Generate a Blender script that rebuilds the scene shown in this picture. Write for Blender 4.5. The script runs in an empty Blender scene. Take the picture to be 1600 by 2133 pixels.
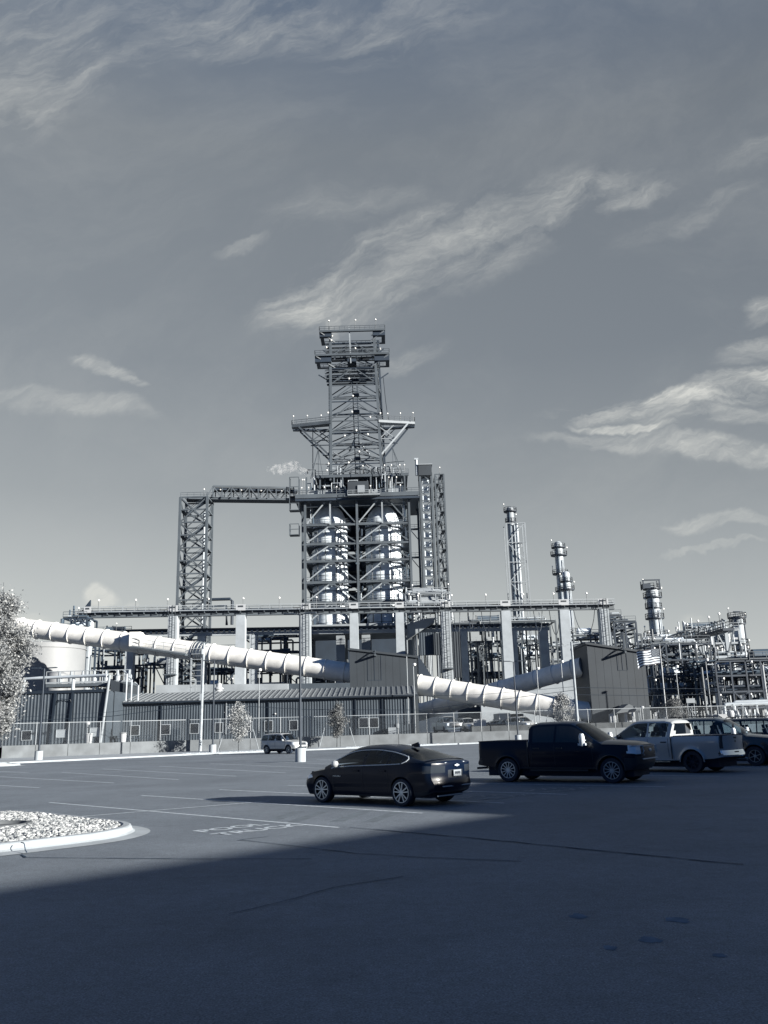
import bpy, math, random
from mathutils import Vector, Matrix
R=math.radians
sc=bpy.context.scene
random.seed(7)
# ---------------------------------------------------------------- camera
F=1800.0; PITCH=math.atan(450/1800); ROLL=-R(1.6); EYE=1.9
CR=Matrix.Rotation(math.pi/2+PITCH,3,'X')@Matrix.Rotation(ROLL,3,'Z')
cd=bpy.data.cameras.new('camera'); cam=bpy.data.objects.new('camera',cd); sc.collection.objects.link(cam)
cam.matrix_world=Matrix.Translation((0,0,EYE))@CR.to_4x4()
cd.sensor_fit='VERTICAL'; cd.sensor_height=32; cd.lens=32*F/2133; cd.clip_end=8000; cd.clip_start=.1
sc.camera=cam
# ---------------------------------------------------------------- light
SUN_EL=R(14.5); SX,SY=-.87,.49                     # direction the light travels in plan
n_=math.hypot(SX,SY); SX/=n_; SY/=n_
sl=bpy.data.lights.new('sun','SUN'); sl.energy=5; sl.angle=R(.53); sl.color=(1,.955,.875)
so=bpy.data.objects.new('sun',sl); sc.collection.objects.link(so)
so.rotation_euler=Vector((SX*math.cos(SUN_EL),SY*math.cos(SUN_EL),-math.sin(SUN_EL))).to_track_quat('-Z','Y').to_euler()
sc.view_settings.view_transform='Standard'; sc.view_settings.look='None'; sc.view_settings.exposure=1.35; sc.cycles.volume_bounces=3
wd=bpy.data.worlds.new('World'); sc.world=wd; wd.use_nodes=True
def world():
    nt=wd.node_tree; N=nt.nodes; Lk=nt.links
    for n in list(N): N.remove(n)
    def val(s,x):
        if isinstance(x,(int,float)): s.default_value=x
        elif isinstance(x,tuple): s.default_value=x
        else: Lk.new(x,s)
    def m(op,a,b=0.0,c=0.0):
        n=N.new('ShaderNodeMath'); n.operation=op; val(n.inputs[0],a); val(n.inputs[1],b); val(n.inputs[2],c); return n.outputs[0]
    def mr(x,a,b,c,d,t='SMOOTHSTEP'):
        n=N.new('ShaderNodeMapRange'); n.interpolation_type=t
        for i,q in enumerate((x,a,b,c,d)): val(n.inputs[i],q)
        return n.outputs[0]
    def mixc(f,a,b):
        n=N.new('ShaderNodeMix'); n.data_type='RGBA'; val(n.inputs[0],f); val(n.inputs[6],a); val(n.inputs[7],b); return n.outputs[2]
    tc=N.new('ShaderNodeTexCoord'); sp=N.new('ShaderNodeSeparateXYZ'); Lk.new(tc.outputs['Generated'],sp.inputs[0])
    x,y,z=sp.outputs
    # open sky: pale at the horizon, slate above, deep towards the zenith and away from the view
    ramp=N.new('ShaderNodeValToRGB'); Lk.new(z,ramp.inputs[0])
    e=ramp.color_ramp; e.elements[0].position=0; e.elements[0].color=(.70,.71,.69,1)
    e.elements[1].position=1; e.elements[1].color=SKYZ
    for p,c in SKYR:
        q=e.elements.new(p); q.color=c+(1,)
    base=ramp.outputs[0]
    side=mixc(mr(m('ADD',x,m('MULTIPLY',z,.35)),-.45,.55,0,1,'LINEAR'),(1.10,1.10,1.08,1),(.80,.82,.84,1))
    mul=N.new('ShaderNodeMix'); mul.data_type='RGBA'; mul.blend_type='MULTIPLY'; mul.inputs[0].default_value=1
    Lk.new(base,mul.inputs[6]); Lk.new(side,mul.inputs[7]); base=mul.outputs[2]
    back=mr(y,-.35,.25,1,0); base=mixc(m('MULTIPLY',back,.97),base,SKYB)
    # cirrus: streaked noise on the celestial plane (x/y, z/y), gathered in banks
    yy=m('MAXIMUM',y,.05); u=m('DIVIDE',x,yy); v=m('DIVIDE',z,yy)
    cb=N.new('ShaderNodeCombineXYZ'); Lk.new(u,cb.inputs[0]); Lk.new(v,cb.inputs[1])
    warp=N.new('ShaderNodeTexNoise'); warp.inputs['Scale'].default_value=3.2; warp.inputs['Detail'].default_value=6; warp.inputs['Roughness'].default_value=.6; Lk.new(cb.outputs[0],warp.inputs['Vector'])
    wv=N.new('ShaderNodeVectorMath'); wv.operation='MULTIPLY_ADD'; Lk.new(warp.outputs['Color'],wv.inputs[0]); wv.inputs[1].default_value=(.15,.15,0); Lk.new(cb.outputs[0],wv.inputs[2])
    def streak(ang,sx,sy,scale,det=8):
        mp=N.new('ShaderNodeMapping'); mp.inputs['Rotation'].default_value=(0,0,-ang); mp.inputs['Scale'].default_value=(1,1,1)
        Lk.new(wv.outputs[0],mp.inputs['Vector'])
        mp2=N.new('ShaderNodeMapping'); mp2.inputs['Scale'].default_value=(sx,sy,1); Lk.new(mp.outputs[0],mp2.inputs['Vector'])
        t=N.new('ShaderNodeTexNoise'); t.inputs['Scale'].default_value=scale; t.inputs['Detail'].default_value=det; t.inputs['Roughness'].default_value=.66; t.inputs['Distortion'].default_value=.35
        Lk.new(mp2.outputs[0],t.inputs['Vector']); return t.outputs[0]
    nA=streak(R(26),1.0,2.6,6.5,10); nB=streak(R(12),1.0,3.4,8.0,10)
    fib=streak(R(24),1.0,6.5,16.0,6); fm=m('ADD',.66,m('MULTIPLY',mr(fib,.36,.66,0,1),.46))
    nC=streak(R(20),1.0,1.5,2.2,7)
    def bank(cu,cv,ru,rv,ang,gain,nz,lo=.40,hi=.72):
        du=m('SUBTRACT',wsp[0],cu+.075); dv=m('SUBTRACT',wsp[1],cv+.075)
        ca,sa=math.cos(ang),math.sin(ang); ru*=1.3; rv*=1.5
        a=m('ADD',m('MULTIPLY',du,ca/ru),m('MULTIPLY',dv,sa/ru)); b=m('ADD',m('MULTIPLY',du,-sa/rv),m('MULTIPLY',dv,ca/rv))
        d=m('ADD',m('MULTIPLY',a,a),m('MULTIPLY',b,b)); k=mr(d,1.25,0,0,1)
        # the noise threshold drops towards the heart of the bank
        t=mr(m('ADD',nz,m('MULTIPLY',k,.12)),lo+.06,hi+.08,0,1,'LINEAR')
        return m('MULTIPLY',m('MULTIPLY',m('MULTIPLY',t,fm),mr(k,0,.85,0,1,'LINEAR')),gain*1.6)
    ws=N.new('ShaderNodeSeparateXYZ'); Lk.new(wv.outputs[0],ws.inputs[0]); wsp=ws.outputs
    def uv(px,py):
        d=CR@Vector(((px-800)/F,-(py-1066.5)/F,-1)); return d.x/d.y,d.z/d.y
    tot=None
    for px,py,ru,rv,ang,g,nz,lo,hi in CLOUDS:
        a,b=uv(px,py); k=bank(a,b,ru,rv,R(ang),g,nA if nz=='A' else nB,lo,hi)
        tot=k if tot is None else m('MAXIMUM',tot,k)
    # a faint veil everywhere
    veil=m('MULTIPLY',mr(nC,.40,.75,0,1),.13)
    vm=m('MULTIPLY',m('ADD',tot,veil),mr(y,.05,.3,0,1))
    col=mixc(m('MINIMUM',vm,1.0),base,CLOUDC)
    sky=N.new('ShaderNodeTexSky'); sky.sky_type='NISHITA'; sky.sun_disc=False; sky.sun_elevation=SUN_EL
    sky.sun_rotation=math.atan2(-SX,-SY); sky.air_density=1; sky.dust_density=.5
    b1=N.new('ShaderNodeBackground'); Lk.new(sky.outputs[0],b1.inputs[0]); b1.inputs[1].default_value=NISH
    b2=N.new('ShaderNodeBackground'); Lk.new(col,b2.inputs[0]); b2.inputs[1].default_value=SKYS
    ad=N.new('ShaderNodeAddShader'); Lk.new(b1.outputs[0],ad.inputs[0]); Lk.new(b2.outputs[0],ad.inputs[1])
    o=N.new('ShaderNodeOutputWorld'); Lk.new(ad.outputs[0],o.inputs[0])
SKYZ=(.02,.085,.24,1); SKYB=(.012,.07,.22,1); NISH=.002; SKYS=.385; CLOUDC=(.66,.665,.63,1)
SKYR=[(.05,(.64,.655,.64)),(.14,(.49,.51,.51)),(.26,(.335,.358,.374)),(.40,(.245,.270,.298)),(.60,(.214,.238,.267)),(.78,(.10,.15,.24))]
# (pixel it was sighted at, half sizes on the celestial plane, tilt, strength, grain, thresholds)
CLOUDS=[(900,520,.20,.050,24,.42,'A',.42,.80),(655,615,.085,.024,24,.62,'A',.40,.74),(1130,430,.15,.028,16,.46,'A',.42,.80),(1310,400,.07,.012,18,.4,'A',.40,.74),(690,640,.012,.035,0,.35,'A',.38,.7),
 (120,150,.12,.06,42,.38,'A',.44,.86),(260,60,.20,.06,22,.27,'A',.44,.86),(510,40,.16,.04,4,.33,'A',.44,.86),(830,30,.14,.05,20,.20,'B',.44,.84),(40,60,.10,.07,30,.26,'B',.42,.84),
 (1400,850,.12,.014,7,.85,'B',.40,.74),(1560,800,.10,.014,12,.70,'B',.38,.72),(1500,880,.12,.010,4,.40,'B',.38,.74),(1300,908,.05,.005,-6,.6,'B',.34,.6),(1400,940,.13,.009,-5,.42,'B',.36,.7),(1560,965,.09,.010,-4,.5,'B',.36,.7),
 (1590,720,.07,.014,22,.42,'B',.42,.8),(1590,640,.03,.02,40,.35,'B',.42,.8),(1430,440,.10,.014,26,.20,'A',.40,.8),(1580,290,.06,.02,25,.2,'A',.42,.8),(180,790,.035,.008,-22,.38,'B',.36,.7),(245,822,.018,.005,-15,.35,'B',.34,.66),(100,858,.11,.012,-8,.26,'B',.34,.7),
 (232,1228,.022,.012,-15,.75,'B',.28,.60),(296,1240,.009,.007,0,.5,'B',.28,.58),(1510,1100,.05,.007,2,.42,'B',.36,.68),(1490,1147,.05,.003,0,.3,'B',.34,.66),
 (850,745,.05,.012,20,.25,'A',.40,.75),(500,515,.03,.008,16,.20,'A',.38,.72),(50,1285,.05,.008,-10,.4,'B',.34,.66),(700,440,.10,.02,10,.15,'B',.4,.8),(1430,1305,.02,.015,20,.5,'B',.32,.62)]
world()
# ---------------------------------------------------------------- helpers
def W(px,py,Y):                                     # point in the plane at depth Y that the sight line meets
    d=CR@Vector(((px-800)/F,-(py-1066.5)/F,-1)); t=Y/d.y; return Vector((d.x*t,Y,EYE+d.z*t))
def G(px,py,z=0.0):                                 # point on the level z
    d=CR@Vector(((px-800)/F,-(py-1066.5)/F,-1)); t=(z-EYE)/d.z; return Vector((d.x*t,d.y*t,z))
MATS={}
def mat(name,g,rough=.6,metal=0.0,var=.12,scale=2.0,bump=0.0,tint=(.90,1,1.09),spec=.5,coat=0.0,bscale=None,detail=6):
    if name in MATS: return MATS[name]
    m=bpy.data.materials.new(name); m.use_nodes=True; nt=m.node_tree; b=nt.nodes['Principled BSDF']
    b.inputs['Roughness'].default_value=rough; b.inputs['Metallic'].default_value=metal
    b.inputs['Specular IOR Level'].default_value=spec; b.inputs['Coat Weight'].default_value=coat; b.inputs['Coat Roughness'].default_value=.04
    if var>0:
        tc=nt.nodes.new('ShaderNodeTexCoord'); n=nt.nodes.new('ShaderNodeTexNoise'); n.inputs['Scale'].default_value=scale; n.inputs['Detail'].default_value=detail
        nt.links.new(tc.outputs['Object'],n.inputs['Vector'])
        r=nt.nodes.new('ShaderNodeValToRGB'); nt.links.new(n.outputs[0],r.inputs[0])
        r.color_ramp.elements[0].position=.3; r.color_ramp.elements[1].position=.7
        for k,f in ((0,1-var),(1,1+var)): r.color_ramp.elements[k].color=tuple(min(.95,g*f*t) for t in tint)+(1,)
        nt.links.new(r.outputs[0],b.inputs['Base Color'])
        if bump>0:
            n2=nt.nodes.new('ShaderNodeTexNoise'); n2.inputs['Scale'].default_value=bscale or scale*6; n2.inputs['Detail'].default_value=4
            nt.links.new(tc.outputs['Object'],n2.inputs['Vector'])
            bp=nt.nodes.new('ShaderNodeBump'); bp.inputs['Strength'].default_value=bump; bp.inputs['Distance'].default_value=.02
            nt.links.new(n2.outputs[0],bp.inputs['Height']); nt.links.new(bp.outputs[0],b.inputs['Normal'])
    else: b.inputs['Base Color'].default_value=tuple(min(.95,g*t) for t in tint)+(1,)
    MATS[name]=m; return m
def glassmat(name,g=.02,trans=.0,rough=.03):
    m=bpy.data.materials.new(name); m.use_nodes=True; nt=m.node_tree; b=nt.nodes['Principled BSDF']
    b.inputs['Base Color'].default_value=(g*.9,g,g*1.15,1); b.inputs['Roughness'].default_value=rough; b.inputs['Specular IOR Level'].default_value=.6
    if trans>0:
        t=nt.nodes.new('ShaderNodeBsdfTransparent'); t.inputs[0].default_value=(trans*.9,trans,trans*1.05,1)
        mx=nt.nodes.new('ShaderNodeMixShader'); fr=nt.nodes.new('ShaderNodeFresnel'); fr.inputs[0].default_value=1.5
        gl=nt.nodes.new('ShaderNodeBsdfGlossy'); gl.inputs['Roughness'].default_value=rough
        nt.links.new(fr.outputs[0],mx.inputs[0]); nt.links.new(t.outputs[0],mx.inputs[1]); nt.links.new(gl.outputs[0],mx.inputs[2])
        nt.links.new(mx.outputs[0],nt.nodes['Material Output'].inputs[0])
    return m
def leafmat(name,g,tr=.35):
    m=bpy.data.materials.new(name); m.use_nodes=True; nt=m.node_tree; b=nt.nodes['Principled BSDF']
    gi=nt.nodes.new('ShaderNodeNewGeometry'); rp=nt.nodes.new('ShaderNodeValToRGB'); nt.links.new(gi.outputs['Random Per Island'],rp.inputs[0])
    rp.color_ramp.elements[0].color=(g*.32,g*.37,g*.42,1); rp.color_ramp.elements[1].color=(g*1.65,g*1.7,g*1.72,1); nt.links.new(rp.outputs[0],b.inputs['Base Color']); b.inputs['Roughness'].default_value=.6
    t=nt.nodes.new('ShaderNodeBsdfTranslucent'); nt.links.new(rp.outputs[0],t.inputs[0]); mx=nt.nodes.new('ShaderNodeMixShader'); mx.inputs[0].default_value=tr
    nt.links.new(b.outputs[0],mx.inputs[1]); nt.links.new(t.outputs[0],mx.inputs[2]); nt.links.new(mx.outputs[0],nt.nodes['Material Output'].inputs[0]); return m
def link(o,parent=None):
    sc.collection.objects.link(o)
    if parent is not None: o.parent=parent
def tag(o,label,cat,group=None):
    o['label']=label; o['category']=cat
    if group: o['group']=group
    return o
def thing(name,label,cat,loc=(0,0,0),group=None):
    o=bpy.data.objects.new(name,None); o.empty_display_size=.3; o.location=loc; link(o); return tag(o,label,cat,group)
def worldloc(o):
    v=Vector((0,0,0))
    while o is not None: v=v+o.location; o=o.parent
    return v
class MB:
    def __init__(s): s.v=[]; s.f=[]
    def box(s,x0,x1,y0,y1,z0,z1):
        b=len(s.v); s.v+=[(x0,y0,z0),(x1,y0,z0),(x1,y1,z0),(x0,y1,z0),(x0,y0,z1),(x1,y0,z1),(x1,y1,z1),(x0,y1,z1)]
        s.f+=[tuple(b+i for i in q) for q in ((0,3,2,1),(4,5,6,7),(0,1,5,4),(1,2,6,5),(2,3,7,6),(3,0,4,7))]; return s
    def beam(s,p,q,w,h=None,up=(0,0,1)):
        p=Vector(p); q=Vector(q); d=(q-p)
        if d.length<1e-6: return s
        d.normalize(); h=h or w; u=Vector(up)
        if abs(d.dot(u))>.98: u=Vector((0,1,0))
        a=d.cross(u).normalized()*w/2; c=a.cross(d).normalized()*h/2; b=len(s.v)
        for e in (p,q): s.v+=[tuple(e-a-c),tuple(e+a-c),tuple(e+a+c),tuple(e-a+c)]
        s.f+=[tuple(b+i for i in t) for t in ((0,1,2,3),(7,6,5,4),(0,4,5,1),(1,5,6,2),(2,6,7,3),(3,7,4,0))]; return s
    def tube(s,p,q,r,n=8,r2=None,cap=True):
        p=Vector(p); q=Vector(q); d=(q-p).normalized(); u=Vector((0,0,1)) if abs(d.z)<.95 else Vector((1,0,0))
        a=d.cross(u).normalized(); c=a.cross(d); b=len(s.v); r2=r if r2 is None else r2
        for e,rr in ((p,r),(q,r2)):
            for i in range(n):
                t=2*math.pi*i/n; s.v.append(tuple(e+a*math.cos(t)*rr+c*math.sin(t)*rr))
        for i in range(n): j=(i+1)%n; s.f.append((b+i,b+n+i,b+n+j,b+j))
        if cap: s.f.append(tuple(b+i for i in range(n))); s.f.append(tuple(b+n+i for i in reversed(range(n))))
        return s
    def path(s,pts,r,n=8,closed=False):
        pts=[Vector(p) for p in pts]; b=len(s.v); k=len(pts)
        for i,p in enumerate(pts):
            d=(pts[min(i+1,k-1)]-pts[max(i-1,0)]).normalized(); u=Vector((0,0,1)) if abs(d.z)<.9 else Vector((0,1,0))
            a=d.cross(u).normalized(); c=a.cross(d)
            for j in range(n):
                t=2*math.pi*j/n; s.v.append(tuple(p+a*math.cos(t)*r+c*math.sin(t)*r))
        for i in range(k-1):
            for j in range(n): l=(j+1)%n; s.f.append((b+i*n+j,b+(i+1)*n+j,b+(i+1)*n+l,b+i*n+l))
        s.f.append(tuple(b+j for j in range(n))); s.f.append(tuple(b+(k-1)*n+j for j in reversed(range(n))))
        return s
    def lathe(s,prof,c=(0,0,0),n=24,axis='z'):
        b=len(s.v); k=len(prof)
        for r,h in prof:
            for i in range(n):
                t=2*math.pi*i/n; x,y=r*math.cos(t),r*math.sin(t)
                s.v.append((c[0]+x,c[1]+y,c[2]+h) if axis=='z' else (c[0]+x,c[1]+h,c[2]+y))
        for a in range(k-1):
            for i in range(n): j=(i+1)%n; s.f.append((b+a*n+i,b+a*n+j,b+(a+1)*n+j,b+(a+1)*n+i))
        return s
    def poly(s,pts): b=len(s.v); s.v+=[tuple(p) for p in pts]; s.f.append(tuple(range(b,b+len(pts)))); return s
    def prism(s,poly,z0,z1):
        b=len(s.v); n=len(poly); s.v+=[(p[0],p[1],z0) for p in poly]+[(p[0],p[1],z1) for p in poly]
        s.f.append(tuple(b+i for i in reversed(range(n)))); s.f.append(tuple(b+n+i for i in range(n)))
        for i in range(n): j=(i+1)%n; s.f.append((b+i,b+j,b+n+j,b+n+i))
        return s
    def rail(s,p,q,h=1.1,step=2.4,r=.04):
        p=Vector(p); q=Vector(q); L=(q-p).length; n=max(1,round(L/step)); z=Vector((0,0,1))
        for i in range(n+1): e=p.lerp(q,i/n); s.beam(e,e+z*h,r*1.6)
        s.beam(p+z*h,q+z*h,r*2); s.beam(p+z*h*.55,q+z*h*.55,r*1.6); s.beam(p+z*.08,q+z*.08,r,.18); return s
    def build(s,name,m,parent=None,smooth=False,ang=40):
        o=worldloc(parent) if parent is not None else Vector((0,0,0))
        me=bpy.data.meshes.new(name); me.from_pydata([(x-o.x,y-o.y,z-o.z) for x,y,z in s.v],[],s.f); me.update()
        if smooth:
            me.shade_smooth()
            try: me.set_sharp_from_angle(angle=R(ang))
            except Exception: pass
        me.materials.append(m); ob=bpy.data.objects.new(name,me); link(ob,parent); return ob
def struct(name,mb,m,parent=None,kind='structure'):
    o=mb.build(name,m,parent); 
    if parent is None: o['kind']=kind
    return o
def copy_tree(o,parent=None):
    c=o.copy(); sc.collection.objects.link(c)
    if parent is not None: c.parent=parent
    for ch in list(o.children): copy_tree(ch,c)
    return c
def text(name,body,size,m,parent,loc,rot,ext=.0,sx=1,sy=1,align='LEFT',off=0.0):
    c=bpy.data.curves.new(name,'FONT'); c.body=body; c.size=size; c.extrude=ext; c.align_x=align
    c.offset=off; t=bpy.data.objects.new(name,c); sc.collection.objects.link(t); bpy.context.view_layer.update()
    me=bpy.data.meshes.new_from_object(t); me.name=name; bpy.data.objects.remove(t); me.materials.clear(); me.materials.append(m)
    o=bpy.data.objects.new(name,me); link(o,parent); o.location=loc; o.rotation_euler=rot; o.scale=(sx,sy,1); return o
# ---------------------------------------------------------------- materials
M_asph=None
def asphalt():
    m=bpy.data.materials.new('asphalt'); m.use_nodes=True; nt=m.node_tree; N=nt.nodes; L=nt.links; b=N['Principled BSDF']
    b.inputs['Roughness'].default_value=.82; b.inputs['Specular IOR Level'].default_value=.35
    tc=N.new('ShaderNodeTexCoord')
    def noise(s,d=6,r=.6):
        n=N.new('ShaderNodeTexNoise'); n.inputs['Scale'].default_value=s; n.inputs['Detail'].default_value=d; n.inputs['Roughness'].default_value=r; L.new(tc.outputs['Object'],n.inputs['Vector']); return n.outputs[0]
    def ramp(x,a,b2,ca,cb):
        n=N.new('ShaderNodeValToRGB'); L.new(x,n.inputs[0]); e=n.color_ramp.elements; e[0].position=a; e[1].position=b2; e[0].color=ca; e[1].color=cb; return n.outputs[0]
    def mul(a,b2,f=1,t='MULTIPLY'):
        n=N.new('ShaderNodeMix'); n.data_type='RGBA'; n.blend_type=t; n.inputs[0].default_value=f; L.new(a,n.inputs[6]); L.new(b2,n.inputs[7]); return n.outputs[2]
    g=ASPH; c1=tuple(g*.86*t for t in (.84,1,1.18))+(1,); c2=tuple(g*1.14*t for t in (.86,1,1.16))+(1,)
    base=ramp(noise(.35,5),.3,.7,c1,c2)
    grain=ramp(noise(55,3,.7),.30,.72,(.45,.45,.45,1),(1.5,1.5,1.5,1)); base=mul(base,grain); base=mul(base,ramp(noise(16,5,.75),.32,.68,(.82,.82,.82,1),(1.16,1.16,1.16,1))); base=mul(base,ramp(noise(.12,4,.6),.35,.65,(.90,.90,.91,1),(1.08,1.08,1.08,1)))
    sp=ramp(noise(140,2,.5),.73,.80,(0,0,0,1),(.5,.5,.5,1)); base=mul(base,sp,.55,'ADD')
    st=ramp(noise(.9,6,.75),.54,.72,(1,1,1,1),(.78,.79,.81,1)); base=mul(base,st); base=mul(base,ramp(noise(4.5,6,.7),.35,.66,(.90,.90,.90,1),(1.09,1.09,1.09,1))); base=mul(base,ramp(noise(38,1,.4),.74,.79,(0,0,0,1),(.45,.45,.43,1)),.5,'ADD')
    L.new(base,b.inputs['Base Color'])
    bp=N.new('ShaderNodeBump'); bp.inputs['Strength'].default_value=.55; bp.inputs['Distance'].default_value=.008; L.new(noise(60,4,.7),bp.inputs['Height']); L.new(bp.outputs[0],b.inputs['Normal'])
    return m
ASPH=.178
M_asph=asphalt()
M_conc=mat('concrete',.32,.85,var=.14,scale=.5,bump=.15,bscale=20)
M_wallc=mat('barrier_concrete',.135,.85,var=.22,scale=.9,bump=.15,bscale=20,detail=9)
M_kerb=mat('kerb_concrete',.31,.85,var=.14,scale=1.6,bump=.35,bscale=30,detail=10)
M_walk=mat('walk_concrete',.32,.85,var=.12,scale=.7)
M_dirt=mat('yard_gravel',.20,.95,var=.25,scale=.3)
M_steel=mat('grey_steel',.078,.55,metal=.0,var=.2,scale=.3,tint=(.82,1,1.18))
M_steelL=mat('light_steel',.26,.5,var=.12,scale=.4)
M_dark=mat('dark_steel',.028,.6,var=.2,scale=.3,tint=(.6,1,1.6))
M_pipeL=mat('insulated_pipe',.40,.45,metal=.0,var=.12,scale=.8)
M_pipeD=mat('dark_pipe',.07,.5,var=.25,scale=.5,tint=(.65,1,1.4))
M_alu=mat('aluminium_cladding',.74,.5,metal=0.0,var=.14,scale=.8,bump=.12,bscale=2,spec=.7)
M_tube=mat('white_tube',.64,.55,var=.15,scale=.9,tint=(1,1,.97))
M_tank=mat('tank_white',.215,.6,var=.05,scale=.4,tint=(.95,1,1.05))
M_panel=mat('dark_wall_panel',.062,.5,var=.16,scale=.4,tint=(.78,1,1.25))
M_house=mat('slate_cladding',.036,.6,var=.13,scale=.3,tint=(.78,1,1.25))
M_roof=mat('roof_metal',.14,.4,var=.05,scale=.5)
M_trim=mat('black_trim',.016,.5,var=0,tint=(.6,1,1.6))
M_mould=mat('bright_moulding',.55,.35,metal=.2,var=0)
M_white=mat('white_paint',.38,.5,var=.05,tint=(.95,1,1.05))
M_line=mat('road_paint',.52,.8,var=.35,scale=9,detail=9)
M_seal=mat('crack_sealant',.05,.9,var=.2,tint=(.6,1,1.6),spec=.1)
M_wood=mat('weathered_wood',.30,.9,var=.2,scale=3)
M_lamp=mat('lamp_white',.85,.4,var=0,tint=(1,1,.97))
M_win=glassmat('window_glass',.02)
M_cglass=glassmat('car_glass',.02,.80)
M_tyre=mat('rubber',.016,.75,var=0,tint=(.4,1,2.2))
M_rim=mat('alloy',.55,.3,metal=.8,var=0)
M_chrome=mat('chrome',.75,.12,metal=1,var=0)
M_black=mat('black_paint',.0065,.28,var=0,tint=(.3,1,3.0),coat=.16,spec=.2)
M_navy=mat('dark_paint',.010,.28,var=0,tint=(.35,1,2.6),coat=.3,spec=.3)
M_grey=mat('charcoal_paint',.022,.25,var=0,tint=(.6,1,1.6),coat=.8)
M_silver=mat('silver_paint',.44,.28,metal=.2,var=0,tint=(.95,1,1.03),coat=.7)
M_inter=mat('interior_trim',.018,.8,var=0,tint=(.4,1,2.3))
M_lens=mat('lamp_lens',.8,.1,var=0,spec=.8)
M_tail=mat('tail_lens',.035,.12,var=0,tint=(.8,1,1.3),spec=.8)
M_plate=mat('plate_white',.34,.4,var=0)
M_bark=mat('bark',.10,.95,var=.3,scale=8)
# ================================================================ SETTING
YARD=1.1
WALLP=[(-75,76),(-37,85),(-21,93),(4,97),(40,100.5),(150,111)]
KERBP=[(-95,4),(-30.3,69.1),(-18,81),(-2,90),(9.9,97),(30,98.8),(150,110.2)]
def plate(name,poly,z0,m):
    return struct(name,MB().poly([(p[0],p[1],z0) for p in poly]),m)
g_=MB(); g_.poly([(-4000,-600,-.06),(4000,-600,-.06),(4000,6000,-.06),(-4000,6000,-.06)]); struct('ground',g_,M_dirt)
plate('parking_lot',[(-95,-60),(200,-60),(200,111)]+[(150,110.2)]+[p for p in reversed(KERBP[:-1])],0.0,M_asph)
plate('pavement',KERBP+[(p[0],p[1]) for p in reversed(WALLP)]+[(-95,30)],0.11,M_walk)
kb=MB()
for a,b in zip(KERBP[:-2],KERBP[1:-1]): kb.beam((a[0],a[1],.06),(b[0],b[1],.06),.16,.13)
struct('kerb',kb,M_kerb)
plate('plant_yard',[(p[0],p[1]+.15) for p in WALLP]+[(900,300),(900,2500),(-900,2500),(-900,76.2)],YARD,M_dirt)
# gravel bed strips by the wall
gb=MB()
for x0,x1 in ((-19,-9),(-4.5,5.5)):
    y0=lambda x:81+(x+18)*.56 if x<-2 else 90+(x+2)*.60
    y1=lambda x:93.2+(x+21)*.16
    for i in range(900):
        x=random.uniform(x0,x1); a,b=y0(x)+.6,min(y1(x)-2.5,y0(x)+3.2)
        if b<a: continue
        y=random.uniform(a,b); r=random.uniform(.025,.06); gb.lathe([(0,-r*.3),(r,0),(r*.7,r*.6),(0,r*.8)],(x,y,.115),5)
o=gb.build('gravel_bed',mat('grey_stones',.38,.9,var=.3,scale=3)); o['kind']='stuff'; 
# markings
lot=bpy.data.objects['parking_lot']
def strip(name,p,q,w,m,z=.004,n=1):
    p=Vector((p[0],p[1],0)); q=Vector((q[0],q[1],0)); d=(q-p).normalized(); a=Vector((-d.y,d.x,0))*w/2
    return MB().poly([tuple(v)[:2]+(z,) for v in (p-a,q-a,q+a,p+a)]).build(name,m,lot)
LN=[((103,1671.6),(706,1724)),((294,1657),(880,1694)),((457,1645),(1050,1673)),((599,1636),(1182,1655)),
 ((0,1618),(238,1631)),((129,1609),(372,1624)),((-120,1629),(82,1641)),((214,1601.6),(492,1617)),((332,1596),(595,1610)),((437,1590.6),(700,1601.6)),
 ((560,1587),(820,1597)),((660,1582),(900,1590)),((-60,1604),(60,1610)),((760,1628),(1385,1639)),((900,1622),(1350,1629)),((1100,1612),(1500,1617))]
for a,b in LN: strip('painted_line',G(*a),G(*b),.10,M_line)
strip('painted_line',G(136,1704),G(560,1669),.10,M_line,z=.008)
# stencilled lettering near the mouth of each stall
e1=Vector((.707,.707,0)); e2=Vector((-.707,.707,0))
M_worn=mat('worn_paint',.27,.85,var=.4,scale=14,detail=9)
def stencil(c,m=None):
    for body,dv,du in (('TRUCK',0,0),('POOL',.80,.1)):
        p=c+e2*dv+e1*du
        o=text('stencil_text',body,1.0,m or M_line,lot,(p.x,p.y,.006),(0,0,R(45)),sx=.62,sy=.62,off=.022)
stencil(G(462,1741)); stencil(G(915,1684),M_worn); stencil(G(1022,1667),M_worn); stencil(G(1155,1651),M_worn)
def wiggle(pts,w,amp=.06,step=.35):
    mb=MB(); P=[]
    for a,b in zip(pts[:-1],pts[1:]):
        a=G(*a); b=G(*b); n=max(2,int((b-a).length/step))
        for i in range(n): P.append(a.lerp(b,i/n)+Vector((random.uniform(-amp,amp),random.uniform(-amp,amp),0)))
    for a,b in zip(P[:-1],P[1:]):
        d=(b-a).normalized(); s=Vector((-d.y,d.x,0))*w/2*random.uniform(.5,1.3); e=d*.01
        k=random.uniform(.009,.0095); mb.poly([(v.x,v.y,k) for v in (a-s-e,b-s+e,b+s+e,a+s-e)])
    mb.build('crack_seal',M_seal,lot)
wiggle([(45,1781),(55,1787),(400,1790),(700,1790)],.035,.01)
wiggle([(500,1750),(740,1778),(880,1787),(1140,1797)],.03,.03)
wiggle([(730,1724),(1000,1748),(1300,1778),(1600,1806)],.045,.03)
wiggle([(480,1905),(560,1885),(700,1850),(880,1820)],.02,.04)
wiggle([(495,1752),(520,1747),(600,1740)],.03,.02)
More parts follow.
